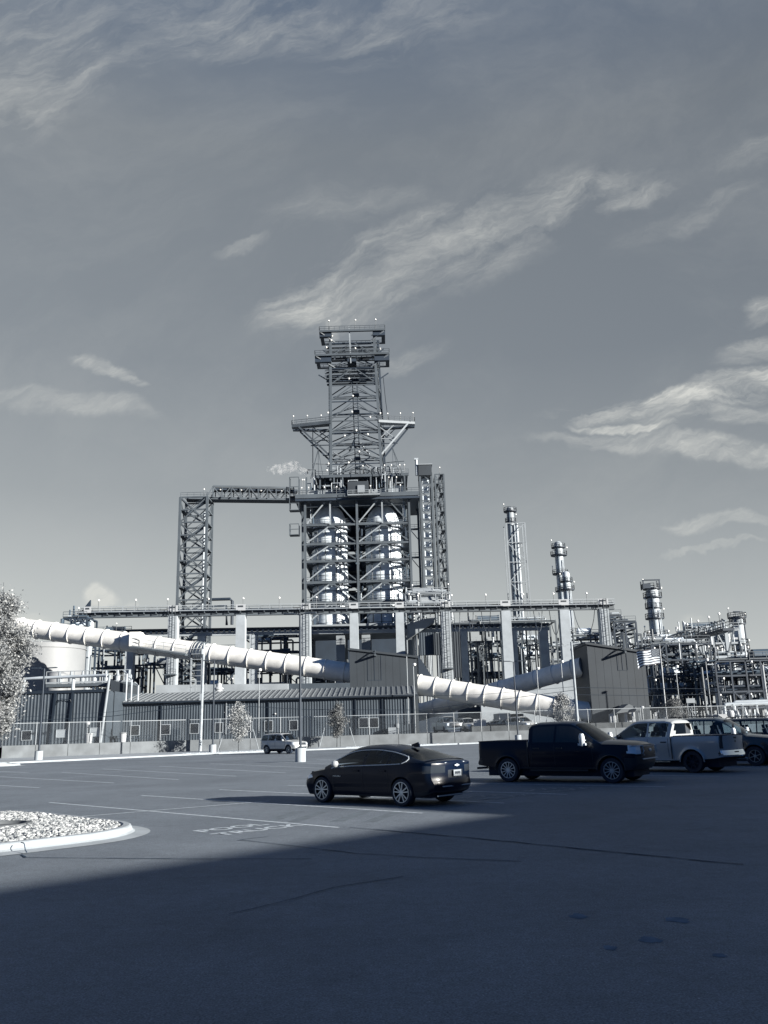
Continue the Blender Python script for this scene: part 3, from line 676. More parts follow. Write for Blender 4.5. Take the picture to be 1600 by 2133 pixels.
# --- pickup
def pickup(label,paint,black=True,dark=False,cab='crew',name='pickup_truck',tow=True,group=None,towmat=None):
    L=5.89
    bt=1.33 if black else 1.30
    def cls(k,c):
        x,y,z=c
        if k=='rear':
            if .52<z<.76: return 'bumper'
            if abs(y)>.80 and .86<z<1.30: return 'tailL' if y>0 else 'tailR'
        if k=='side':
            if x<-L/2+.16 and .86<z<1.30: return 'tailL' if y>0 else 'tailR'
            if x<-L/2+.22 and .52<z<.76: return 'bumper'
            if x>L/2-.42 and .92<z<1.16: return 'headL' if y>0 else 'headR'
            if x>L/2-.55 and z<.80: return 'bumperF'
            if z<.50 and black and -2.9<x<2.9: return 'trim'
        if k=='front':
            if .88<z<1.16 and abs(y)>.62: return 'headL' if y>0 else 'headR'
            if .80<z<1.20 and abs(y)<=.62: return 'grille'
            if z<.80: return 'bumperF'
        return 'body'
    S=dict(L=L,H=1.93 if black else 1.92,boxy=True,
     hw=[(-2.945,.96),(-2.8,.985),(-1,1.0),(1.0,1.0),(2.2,.99),(2.7,.96),(2.945,.90)],
     belt=[(-2.945,bt),(-.90,bt),(-.88,1.27),(1.1,1.24),(1.35,1.22),(2.4,1.18),(2.8,1.15),(2.945,1.12)],
     deck=[(-2.945,bt+.005),(-.9,bt+.005),(1.0,1.32),(1.3,1.34),(2.2,1.30),(2.7,1.25),(2.945,1.18)],
     sill=[(-2.945,.56),(-2.4,.50),(-1.0,.44),(1.4,.44),(2.4,.40),(2.945,.42)],
     roof=[(-.90,1.80),(-.84,1.88),(-.6,1.93),(.2,1.945),(.55,1.925),(.75,1.86),(1.05,1.66),(1.62,1.27),(1.70,1.20)],
     wr=.40 if black else .39,arch=.47,wheels=(1.97,-1.71),nose=[(.4,.16),(.6,.02),(.9,0),(1.15,.05),(1.2,.10)],tail=[(.5,.02),(.62,-.06),(.78,.0),(1.3,.0)],
     gh=(-.90,1.66),topw=.70,ghw=.955,ghbow=.10,ghkeys=[-.88,-.82],win=[(-.74,.02),(.10,1.38)],ws=(.72,1.60),rw=(9,9),rwz=(1.36,1.78),rwy=.66,cls=cls,seats=(.55,-.35),ww=.27,spokes=12 if black else 8,rimr=.27,flare=.035,tuck=.04,bow=.16,
     rimmat=M_rim if black else M_inter,bumpmat=M_trim if black else M_chrome,trimmat=M_trim,crease=.6)
    if not black: S['bumpmatF']=M_chrome
    else: S['sideglass']=M_win
    r=vehicle(S,label,'pickup truck',name,paint,group)
    # cargo bed: dark hollow / cover and the slot behind the cab
    k=MB(); k.box(-2.86,-.98,-.90,.90,bt+.004,bt+.030); k.build('bed_cover',M_inter,r)
    for sg in (1,-1):
        k=MB(); k.box(-.945,-.915,sg*1.002-.012,sg*1.002+.012,.5,bt); k.build('bed_gap',M_trim,r)
        k=MB(); k.beam((-.85,sg*.98,.40),(1.2,sg*.98,.40),.12,.05); k.build('running_board',M_trim if black else M_chrome,r)
        pts=[(a+S['arch']*1.0*math.cos(t),sg*1.02,S['wr']+S['arch']*1.0*math.sin(t)) for a in (0,) for t in [math.pi*i/14 for i in range(15)]]
        for a in (1.97,-1.71): MB().path([(p[0]+a,p[1],p[2]) for p in pts],.022,6).build('arch_moulding',M_trim if black else paint,r)
    handles(r,S,(-.62,.22),1.10,M_trim,.22); seams(r,S,(.04,1.36,-.80),.5,1.24)
    mirror(r,1.15,1.02,1.24,towmat or (M_mould if black else M_trim),big=tow)
    if black:
        k=MB()
        for z in (1.13,.98,.86): k.beam((2.86,-.55,z),(2.86,.55,z),.10,.045,up=(0,0,1))
        k.build('grille_bar',mat('grille_bar',.22,.3,var=0),r)
        k=MB(); k.lathe([(.001,0),(.11,0),(.11,.03),(.001,.04)],(0,0,0),20); k.v=[(2.92+z,x,1.0+y*.45) for x,y,z in k.v]; k.build('oval_badge',M_mould,r)
        for sg in (1,-1): MB().path([(2.60,sg*.965,1.13),(2.80,sg*.84,1.14),(2.915,sg*.62,1.14),(2.93,sg*.60,.98),(2.92,sg*.66,.90)],.014,6).build('headlight_trim',M_mould,r)
        k=MB(); k.beam((2.93,-.70,.74),(2.93,.70,.74),.03,.035); k.build('bumper_lip',M_mould,r)
    else:
        k=MB(); k.box(-2.975,-2.955,-.16,.16,.60,.74); k.build('license_plate',M_navy,r)
        k=MB(); k.box(-2.965,-2.945,-.09,.09,1.19,1.25); k.build('tailgate_handle',M_trim,r)
        k=MB(); k.box(-2.96,-2.946,-.03,.03,1.06,1.12); k.build('badge',M_trim,r)
    k=MB(); k.tube((-2.6,-.75,.47),(-3.0,-.80,.45),.04,10); k.build('exhaust_tip',M_chrome if not black else M_inter,r)
    k=MB(); k.beam((.98,.45,1.72),(1.0,.45,1.72),.02); k.beam((1.0,-.05,1.66),(1.0,.15,1.66),.04,.07); k.build('rear_view_mirror',M_inter,r)
    return r
# --- sport utility
def suv(label,paint,L=4.44,H=1.72,name='sport_utility_car',tow=False,big=False,group=None):
    s=L/4.44
    def cls(k,c):
        x,y,z=c; z/= (H/1.72)
        if k in('side','rear') and x<-L/2+.22 and .82<z<1.05 and abs(y)>.55: return 'tailL' if y>0 else 'tailR'
        if k in('side','front'):
            if x>L/2-.42 and .74<z<.93 and abs(y)>.50: return 'headL' if y>0 else 'headR'
            if k=='front' and abs(y)<.46 and .70<z<.92: return 'grille'
            if k=='front' and abs(y)<.55 and .44<z<.56: return 'grille'
        if k=='side' and z<.42: return 'trim'
        return 'body'
    h=H/1.72
    S=dict(L=L,H=H,boxy=True,hw=[(-L/2,.84),(-L/2+.3,.90),(0,.905),(L/2-.6,.90),(L/2-.2,.85),(L/2,.78)],
     belt=[(-L/2,1.10*h),(0,1.08*h),(.9*s,1.05*h),(1.5*s,1.0*h),(L/2-.15,.94*h),(L/2,.88*h)],
     deck=[(-L/2,1.12*h),(0,1.1*h),(1*s,1.12*h),(1.6*s,1.07*h),(L/2-.2,1.0*h),(L/2,.90*h)],
     sill=[(-L/2,.42),(-1,.33),(1,.33),(L/2,.36)],
     roof=[(-L/2+.06,1.12*h),(-L/2+.20,1.48*h),(-L/2+.30,1.62*h),(-L/2+.45,1.68*h),(-.6*s,1.71*h),(.1*s,1.70*h),(.38*s,1.62*h),(1.05*s,1.13*h),(1.15*s,1.05*h)],
     wr=.36*(1.08 if big else 1),arch=.42*(1.08 if big else 1),wheels=(L/2-.86*s,-L/2+.93*s),nose=[(.3,.08),(.6,0),(.9,.05)],tail=[(.4,.02),(.6,-.02),(1.1,.03)],
     gh=(-L/2+.07,1.12*s),topw=.66,ghw=.94,ghbow=.06,win=[(-L/2+.32,-1.22*s),(-1.12*s,-.30*s),(-.22*s,.90*s)],ws=(.36*s,1.08*s),rw=(-L/2+.10,-L/2+.34),rwz=(9,9),rwy=.6,cls=cls,seats=(.1,-.8),ww=.24,spokes=6,rimr=.22*(1.1 if big else 1),flare=.03,tuck=.06,bow=.2)
    r=vehicle(S,label,'suv',name,paint,group)
    for sg in (1,-1):
        k=MB(); k.path([(-1.5*s,sg*.60,H-.02),(-1.4*s,sg*.60,H+.05),(0,sg*.60,H+.06),(.1*s,sg*.60,H-.02)],.02,6); k.build('roof_rail',M_trim,r)
    mirror(r,.80*s,.90,1.06*h,M_mould if tow else paint,big=tow); handles(r,S,(-.95*s,-.05*s),.98*h,paint,.18); seams(r,S,(-.26*s,.92*s,-1.15*s),.42,1.05*h)
    return r
def place(o,x,y,ang,z=0): o.location=(x,y,z); o.rotation_euler=(0,0,R(ang)); return o
car=place(sedan(),-.20,24.15,138.5)
tk=place(pickup('black crew cab pickup with chrome towing mirrors parked right of the sedan',M_black),5.95,30.6,-35)
st=place(pickup('silver crew cab pickup with its tailgate towards the right, parked behind the black one',M_silver,black=False,tow=False),10.55,34.95,135)
dk=place(suv('large charcoal SUV with towing mirrors beyond the silver pickup bed',M_grey,L=5.3,H=1.96,tow=True,big=True),14.0,38.3,-35)
dk2=place(suv('charcoal SUV at the right edge behind the bigger dark SUV',M_navy,L=5.0,H=1.9,big=True),17.4,41.2,-35)
dk3=place(sedan(),21.3,43.5,-35); dk3['label']='dark car cut off by the right edge past both SUVs'
sv=place(suv('small silver SUV parked beside the tall lamp near the barrier',M_silver),-9.2,77.5,-38)
# cars inside the yard
def yardcar(src,px,py,Y,ang,label):
    c=copy_tree(src); p=W(px,py,Y); place(c,p.x,Y,ang,YARD); c['label']=label; return c
a=yardcar(st,931,1520,106,-75,'silver pickup facing out through the fence beside the cladding house')
yardcar(sv,973,1520,107,-70,'silver grey SUV in the yard beside the white sign board')
yardcar(car,1048,1512,112,-20,'dark sedan in the yard in front of the white container')
yardcar(sv,1087,1512,109,-60,'pale SUV in the yard right of the containers')
yardcar(car,1222,1505,112,200,'dark sedan in the yard left of the white cabinet, nearer the tube')
yardcar(car,1258,1505,114,200,'dark sedan in the yard touching the left of the white cabinet')
# ================================================================ STREET FURNITURE
def lot_lamp(px,py,Y,H,label,adir=(1,0)):
    p=W(px,py,Y); p.z=0; root=thing('lamp_post',label,'lamp post',tuple(p),'tall dark parking lot lamps on concrete bases')
    MB().lathe([(.33,0),(.33,.80),(.30,.84),(0,.84)],tuple(p),28).build('concrete_base',M_conc,root,smooth=True)
    k=MB(); k.tube(p+Vector((0,0,.84)),p+Vector((0,0,H)),.085,10,r2=.06); k.box(p.x-.16,p.x+.16,p.y-.16,p.y+.16,.84,.88); k.build('pole',M_dark,root,smooth=True)
    d=Vector((*adir,0)).normalized()
    for sg in (1,-1):
        k=MB(); a=p+Vector((0,0,H-.05)); b=a+d*sg*.35+Vector((0,0,.10)); c=a+d*sg*1.05+Vector((0,0,.12)); k.beam(a,b,.05); k.beam(b,c,.34,.07); k.build('lamp_head',M_dark,root)
lot_lamp(626,1586,56.0,9.2,'dark twin headed lamp post on a concrete base, left of the black sedan',(1,-.1))
lot_lamp(80,1583,74.5,7.6,'dark twin headed lamp post in front of the turnstile gate')
lot_lamp(443,1562,84,8.6,'dark twin headed lamp post beside the wooden pole')
lot_lamp(1080,1548,92,8.3,'dark twin headed lamp post behind the black pickup cab')
def flood(px,py,Y,ptop,label,z=YARD):
    p=W(px,py,Y); p.z=z; t=W(*ptop,Y); t.x=p.x
    root=thing('floodlight_pole',label,'floodlight',tuple(p),'pale floodlight poles inside the fence')
    MB().tube(p,t,.055,8,r2=.045).build('pole',M_steelL,root,smooth=True)
    k=MB(); k.lathe([(.001,-.14),(.14,-.10),(.20,.05),(.14,.16),(.001,.18)],(t.x+.12,t.y-.2,t.z),12); k.build('lamp_head',M_lamp,root,smooth=True)
flood(605/1,1530,99,(604,1396),'pale floodlight pole behind the small silver SUV') if False else None
flood(539,1540,98,(541,1396),'thin pale floodlight pole before the ribbed hall, left of the small SUV')
flood(866,1527,100,(860,1385),'thin pale floodlight pole at the right corner of the ribbed hall')
flood(1126,1507,104,(1119,1393),'thin pale floodlight pole in front of the falling white tube')
flood(1096,1450,110,(1068,1379),'short floodlight pole left of the leaning wooden pole, before the rising tube') if False else flood(1178,1500,108,(1167,1379),'floodlight pole just left of the far wooden pole')
flood(1417,1480,104,(1412,1389),'floodlight pole with two boxes right of the flagpole')
flood(1483,1490,104,(1470,1375),'floodlight pole in front of the pipe maze above the charcoal SUV')
def wood_pole(px,py,Y,top,label,z=.1,arm=True,r=.17):
    p=W(px,py,Y); p.z=z; t=W(*top,Y); t.y=Y
    root=thing('utility_pole',label,'utility pole',tuple(p)); MB().tube(p,t,r,12,r2=r*.7).build('pole',M_wood,root,smooth=True)
    if arm:
        k=MB(); a=t-Vector((0,0,.25)); k.beam(a-Vector((1.1,0,.15)),a+Vector((1.0,0,.12)),.12,.12); k.build('crossarm',M_wood,root)
        for dx in (-.9,.85):
            k=MB(); k.lathe([(.05,0),(.07,.08),(.03,.2),(.0,.22)],(a.x+dx,a.y,a.z+.06+dx*.12),8); k.build('insulator',M_steelL,root)
    return root,t
up1,t1=wood_pole(417,1566,92,(425,1340),'weathered wooden utility pole standing on the pavement left of the ribbed hall windows',arm=False)
k=MB(); 
for i in range(5): k.box(t1.x-.28,t1.x-.05,91.7,91.9,t1.z-1.0-i*.001,t1.z-.6)
k=MB(); k.beam(t1+Vector((-.45,0,-.2)),t1+Vector((.4,0,-.35)),.10); k.build('crossarm',M_wood,up1)
k=MB(); k.lathe([(.001,0),(.2,.02),(.2,.55),(.001,.6)],(t1.x-.1,91.65,t1.z-3.6+2.4),12); k.build('cable_box',M_steelL,up1)
k=MB(); k.box(-.0+t1.x-.25,t1.x+.02,91.6,91.75,5.2,5.9); k.build('junction_box',M_steelL,up1)
up2,t2=wood_pole(1204,1512,97,(1190,1337),'tall leaning wooden utility pole in front of the square slate tower house',z=YARD)
def wire(name,pts,Ys,label,r=.022,sag=0):
    P=[W(a[0],a[1],Y) for a,Y in zip(pts,Ys)]; out=[]
    for a,b in zip(P[:-1],P[1:]):
        for i in range(12):
            q=a.lerp(b,i/12); t=i/12; q.z-=sag*4*t*(1-t); out.append(q)
    out.append(P[-1]); o=MB().path(out,r,5).build(name,M_trim,None,smooth=True); return tag(o,label,'cable','overhead cables strung between the wooden poles')
wire('overhead_cable',[(-60,1508),(232,1492),(420,1468)],[86,90,92],'lower dark cable crossing the left ribbed shed to the wooden pole',.03)
wire('overhead_cable',[(-60,1500),(232,1483),(420,1458)],[86,90,92],'upper thin cable crossing the left ribbed shed to the wooden pole',.016)
wire('overhead_cable',[(420,1466),(640,1478),(873,1479),(1200,1437)],[92,94,95,97],'dark cable sagging across the ribbed hall and the falling tube',.028)
wire('overhead_cable',[(873,1450),(1000,1447),(1200,1430)],[96,96.5,97],'thin cable crossing the middle of the falling white tube',.018)
wire('overhead_cable',[(1200,1432),(1345,1434),(1700,1436)],[97,99,104],'upper dark cable crossing the square slate tower house',.026)
wire('overhead_cable',[(1200,1447),(1345,1449),(1700,1441)],[97,99,104],'lower dark cable crossing the square slate tower house',.026)
# flag
def flag():
    p=W(1389,1500,103); p.z=YARD; t=W(1374,1345,103)
    root=thing('flagpole','tall white flagpole flying a striped flag, right of the square slate tower house','flagpole',tuple(p))
    MB().tube(p,t,.10,10,r2=.045).build('pole',M_white,root,smooth=True)
    MB().lathe([(.001,-.1),(.1,0),(.001,.1)],(t.x,t.y,t.z+.08),10).build('ball_finial',M_white,root,smooth=True)
    H=1.75; Wd=2.75; NX=26
    w_=mat('flag_white',.70,.9,var=0); r_=mat('flag_red',.07,.9,var=0,tint=(1,1,1.2)); b_=mat('flag_blue',.02,.9,var=0,tint=(.6,1,1.8))
    def pt(u,v):
        x=t.x-.06-u*Wd*.97; y=t.y+.16*math.sin(u*7+v*1.5)*u+.1*math.sin(u*15)*u; z=t.z-.35-v*H-u*u*.55+.13*math.sin(u*8+v*2)*u+.25*u*(1-v)
        return (x,y,z)
    fl=None
    for m,nm,sel in [(b_,'flag_canton',lambda i,u:u<.4 and i<7)]+[((w_ if q%2 else r_),'flag_stripe',lambda i,u,q=q:i==q and not(u<.4 and i<7)) for q in range(13)]:
        k=MB()
        for i in range(13):
            for j in range(NX):
                u=(j+.5)/NX
                if not sel(i,u): continue
                k.poly([pt(j/NX,i/13),pt((j+1)/NX,i/13),pt((j+1)/NX,(i+1)/13),pt(j/NX,(i+1)/13)])
        o=k.build(nm,m,fl or root,smooth=True); fl=fl or o
    k=MB()
    for i in range(9):
        for j in range(6 if i%2==0 else 5):
            u=.035+(j+(.5 if i%2 else 0))*.062; v=(i+.8)/19.5; a=pt(u,v); s=.035; k.poly([(a[0]-s,a[1]-.02,a[2]),(a[0],a[1]-.02,a[2]-s),(a[0]+s,a[1]-.02,a[2]),(a[0],a[1]-.02,a[2]+s)])
    k.build('flag_stars',w_,fl)
flag()
# turnstile, hydrant
def turnstile():
    root=thing('turnstile_gate','full height barred turnstile gate set into the barrier gap','gate',(-40.3,84,0.1))
    y=84.2; x0=-41.9; x1=-38.85
    k=MB()
    for x in (x0,x1,-40.35): k.beam((x,y,.1),(x,y,2.5),.10)
    k.beam((x0,y,2.5),(x1,y,2.5),.12); k.build('gate_frame',M_steelL,root)
    k=MB()
    for i in range(13): k.tube((x0+.1,y-.1,.3+i*.165),(-40.5,y-.25,.3+i*.165),.035,6)
    k.tube((-41.1,y,.1),(-41.1,y,2.45),.06,8); k.build('rotor',M_white,root)
    k=MB()
    for i in range(7): k.tube((-40.2+i*.22,y+.1,.2),(-40.2+i*.22,y+.1,2.4),.028,6)
    for z in (.5,1.2,1.9): k.beam((-40.25,y+.1,z),(x1,y+.1,z),.05)
    k.build('bar_cage',M_white,root)
    k=MB(); k.box(x0-.6,x0-.25,y-.2,y+.1,1.15,1.75); k.build('card_reader',M_white,root)
turnstile()
def hydrant(x,y):
    root=thing('fire_hydrant','pale squat fire hydrant on the pavement before the turnstile','fire hydrant',(x,y,.11))
    MB().lathe([(.20,0),(.20,.05),(.12,.07),(.12,.5),(.17,.52),(.17,.56),(.14,.62),(.09,.72),(.03,.76),(0,.78)],(x,y,.11),16).build('barrel',M_white,root,smooth=True)
    for s in (1,-1): MB().tube((x+s*.10,y,.5),(x+s*.22,y,.5),.06,10).build('hose_outlet',M_white,root)
    MB().tube((x,y-.1,.45),(x,y-.24,.45),.08,10).build('hose_outlet',M_white,root)
hydrant(-37.4,81.6)
def bin_(px,py,Y,label):
    p=W(px,py,Y); tag(MB().lathe([(.30,0),(.38,1.0),(.43,1.02),(.43,1.10),(.36,1.10),(.30,.2),(0,.2)],(p.x,p.y,YARD),20).build('waste_bin',M_white,None,smooth=True),label,'bin')
bin_(184.5,1545,90,'white round tapered waste bin behind the fence at the left shed')
bin_(256,1545,97,'tiny white bin at the foot of the dark gap between both ribbed buildings')
def bench(px,Y,label):
    p=W(px,1545,Y); x,y,z=p.x,Y,YARD; r=thing('picnic_table',label,'picnic table',(x,y,z))
    MB().box(x-.9,x+.9,y-.38,y+.38,z+.70,z+.76).build('tabletop',M_dark,r)
    for s in (1,-1): MB().box(x-.9,x+.9,y+s*.7-.14,y+s*.7+.14,z+.42,z+.47).build('bench_seat',M_dark,r)
    for s in (-.65,.65):
        k=MB(); k.beam((x+s,y-.7,z),(x+s,y-.1,z+.7),.08); k.beam((x+s,y+.7,z),(x+s,y+.1,z+.7),.08); k.build('leg',M_dark,r)
bench(254,98.5,'dark picnic table in the gap between the ribbed shed and hall'); bench(299,98.8,'dark picnic table under the second window of the ribbed hall')
def board(name,px0,py0,px1,py1,Y,label,cat,m=None,th=.06,post=True):
    a=W(px0,py0,Y); b=W(px1,py1,Y); k=MB(); k.box(a.x,b.x,Y-th,Y,b.z,a.z)
    if not post: return tag(k.build(name,m or M_white),label,cat)
    r=thing(name,label,cat,((a.x+b.x)/2,Y,YARD)); k.build('panel',m or M_white,r)
    for x in (a.x+.12*(b.x-a.x),b.x-.12*(b.x-a.x)): MB().beam((x,Y+.03,YARD),(x,Y+.03,a.z-.02),.07).build('post',M_steelL,r)
    return r
board('sign_board',986,1498,1013,1514,104,'blank white sign board on the fence line right of the parked yard cars','sign board')
board('electrical_cabinet',1268,1488,1282,1506,108,'white cabinet left of the small gabled booth','cabinet',th=.7)
for x,l in ((1318,'white notice plate right of the gabled booth'),(1366,'white notice plate between the slate tower house and the flagpole'),(1562,'small white notice plate above the charcoal SUVs, nearer the flagpole'),(1594,'small white notice plate at the right frame edge behind the fence')):
    board('notice_plate',x-2.5,1484 if x<1500 else 1478,x+2.5,1492 if x<1500 else 1484,105,l,'sign')
def container(px0,py0,px1,py1,Y,m,label):
    a=W(px0,py0,Y); b=W(px1,py1,Y); r=thing('shipping_container',label,'container',((a.x+b.x)/2,Y+3,YARD)); k=MB(); k.box(a.x,b.x,Y,Y+6,YARD,a.z); k.build('box',m,r)
    k=MB(); n=9
    for i in range(n): x=a.x+(b.x-a.x)*(i+.5)/n; k.box(x-.05,x+.05,Y-.05,Y,YARD+.15,a.z-.1)
    k.build('door_ribs',m,r)
container(1039,1486,1064,1510,115,M_white,'white corrugated container in the yard under the falling tube')
container(1067,1487,1092,1510,118,M_panel,'dark corrugated container right of the white one')
def booth():
    a=W(1298,1482,108); b=W(1330,1482,108); r=thing('gate_booth','little white booth with a grey gabled roof before the slate tower house','booth',(a.x+.9,108,YARD))
    x0=a.x-.1; k=MB(); k.box(x0,x0+1.25,107,109.5,YARD,a.z+.1); k.build('wall',M_white,r)
    k=MB(); z=a.z+.1; k.v=[(x0-1.2,106.6,z-.35),(x0+.5,106.6,z+.75),(x0+2.0,106.6,z),(x0-1.2,109.8,z-.35),(x0+.5,109.8,z+.75),(x0+2.0,109.8,z)]; k.f=[(0,2,1),(3,4,5),(0,1,4,3),(1,2,5,4),(0,3,5,2)]; k.build('roof',M_roof,r)
    k=MB(); k.box(x0+.3,x0+.8,106.96,106.995,YARD+.9,YARD+1.7); k.build('window',M_win,r)
    for x in (x0-.9,x0+1.7): MB().beam((x,107,YARD),(x,107,z-.3),.08).build('post',M_steelL,r)
booth()
def camera_mast(px,py,Y,top,label):
    p=W(px,py,Y); p.z=YARD; t=W(*top,Y); t.x=p.x; r=thing('camera_mast',label,'mast',tuple(p)); MB().tube(p,t,.06,8).build('pole',M_steelL,r)
    MB().lathe([(.001,-.25),(.2,-.2),(.26,0),(.2,.1),(.001,.14)],(t.x,t.y,t.z),12).build('camera_dome',M_white,r,smooth=True)
camera_mast(1340,1498,106,(1337,1473),'short mast with a white dome in front of the slate tower house'); camera_mast(181,1545,90,(187,1505),'short mast with pale box before the left ribbed shed')
# ================================================================ TREES
def tree(px,py,Y,zb,H,Wd,label,leafm,n,ls,seed,trunk_h=.22,stakes=False,tr=.07,shape='cone',lean=0,group=None):
    rnd=random.Random(seed); p=W(px,py,Y); p.z=zb; root=thing('young_tree' if H<8 else 'tall_tree',label,'tree',tuple(p),group)
    k=MB(); top=p+Vector((lean,0,H*.93)); pts=[p+(top-p)*t+Vector((math.sin(t*5+seed)*.04*H*.12,0,0)) for t in (0,.25,.5,.75,1)]
    for i in range(4): k.tube(pts[i],pts[i+1],tr*(1-i*.22),8,r2=tr*(1-(i+1)*.22))
    def rad(t): # crown radius at relative height
        if shape=='cone': return Wd*(.35+.65*math.sin(min(1,max(0,(t))/.34)*math.pi/2)) * (1-max(0,t-.30)/.70)**.8
        return Wd*math.sin(max(.02,min(1,t*1.02))*math.pi)**.55*(1-.35*t)
    limbs=[]; nb=int(26+H*3.5)
    for i in range(nb):
        t=rnd.uniform(0,.92); z=trunk_h+(1-trunk_h)*t; a=rnd.uniform(0,6.283); rr=rad(t)*rnd.uniform(.55,1.08)
        b=p+(top-p)*(z*.93); e=b+Vector((math.cos(a)*rr,math.sin(a)*rr,rr*rnd.uniform(.35,.9))); limbs.append((b,e)); k.tube(b,e,tr*.22*(1-t*.5),5,r2=tr*.06)
        for _ in range(2):
            c=b.lerp(e,rnd.uniform(.4,.8)); f=c+Vector((rnd.uniform(-1,1),rnd.uniform(-1,1),rnd.uniform(.1,1)))*rr*.4; limbs.append((c,f)); k.tube(c,f,tr*.1,4,r2=tr*.04)
    k.build('trunk',M_bark,root,smooth=True)
    lv=MB(); per=max(6,n//(len(limbs)*3)); sp=Wd*.13
    for b,e in limbs:
        for c_ in range(3):
            c=b.lerp(e,rnd.uniform(.45,1.08)); s_=sp*rnd.uniform(.6,1.5)
            for _ in range(per):
                q=c+Vector((rnd.gauss(0,1),rnd.gauss(0,1),rnd.gauss(0,.9)))*s_; s=ls*rnd.uniform(.6,1.3)
                a=Vector((rnd.uniform(-1,1),rnd.uniform(-1,1),rnd.uniform(-1,1))).normalized()*s; u=a.cross(Vector((rnd.uniform(-1,1),rnd.uniform(-1,1),rnd.uniform(-1,1)))).normalized()*s*.6
                lv.v+=[tuple(q-a),tuple(q-u),tuple(q+a),tuple(q+u)]; m=len(lv.v); lv.f.append((m-4,m-3,m-2,m-1))
    lv.build('crown',leafm,root)
    if stakes:
        for s in (1,-1): MB().tube(p+Vector((s*1.5*Wd,-.1,-.02)),p+Vector((s*1.05*Wd,.0,2.0)),.035,6).build('stake',M_wood,root)
    return root
L_pale=leafmat('pale_blossom',.27); L_mid=leafmat('pale_leaves',.34); L_dark=leafmat('mid_leaves',.17)
tree(-6,1590,70,.12,15.3,2.55,'tall pale blossoming tree cut off by the left edge',L_pale,40000,.10,11,trunk_h=.16,tr=.2,shape='round',lean=-.6)
tree(497,1566,88,.12,5.2,1.35,'pale young tree with slanting stakes left of the small silver SUV',L_mid,5200,.075,2,stakes=True,trunk_h=.20)
tree(703,1557,93,.12,5.2,1.25,'darker young tree with slanting stakes above the black sedan roof',L_dark,5600,.07,5,stakes=True,trunk_h=.22)
tree(1174,1510,99,YARD,4.6,1.5,'pale young tree at the foot of the leaning wooden pole',L_mid,6000,.08,8,stakes=True,trunk_h=.06)
tree(1408,1510,101,YARD,3.3,1.7,'grey green young tree behind the silver pickup, right of the flagpole',L_dark,5600,.075,9,stakes=True,trunk_h=.05)
# ================================================================ BUILDINGS
def ribwall(x0,x1,Y,z0,zt,pitch=.31,dep=.055):
    """trapezoid ribbed sheet facing -Y; zt is a height or a function of x"""
    f=zt if callable(zt) else (lambda x:zt); k=MB(); x=x0; P=[]
    while x<x1:
        P+=[(x,0),(x+pitch*.52,0),(x+pitch*.62,-dep),(x+pitch*.90,-dep)]; x+=pitch
    P.append((x1,0)); P=[(min(a,x1),b) for a,b in P]
    for i,(a,b) in enumerate(P): k.v+=[(a,Y+b,z0),(a,Y+b,f(a))]
    for i in range(len(P)-1):
        if P[i+1][0]-P[i][0]>1e-4 or P[i+1][1]!=P[i][1]: k.f.append((2*i,2*i+2,2*i+3,2*i+1))
    return k
def window(par,x0,x1,z0,z1,Y,blind=False,m=None):
    f=MB(); w=.05
    f.box(x0-w,x1+w,Y-.13,Y-.02,z0-w,z0); f.box(x0-w,x0,Y-.13,Y-.02,z0,z1); f.box(x1,x1+w,Y-.13,Y-.02,z0,z1); f.box(x0-w,x1+w,Y-.13,Y-.02,z1,z1+w)
    fr=f.build('window',mat('window_frame',.38,.5,var=0),par); g=MB(); g.box(x0,x1,Y-.095,Y-.03,z0,z1); g.build('pane',(mat('blind',.30,.7,var=0) if blind else M_win),fr); return fr
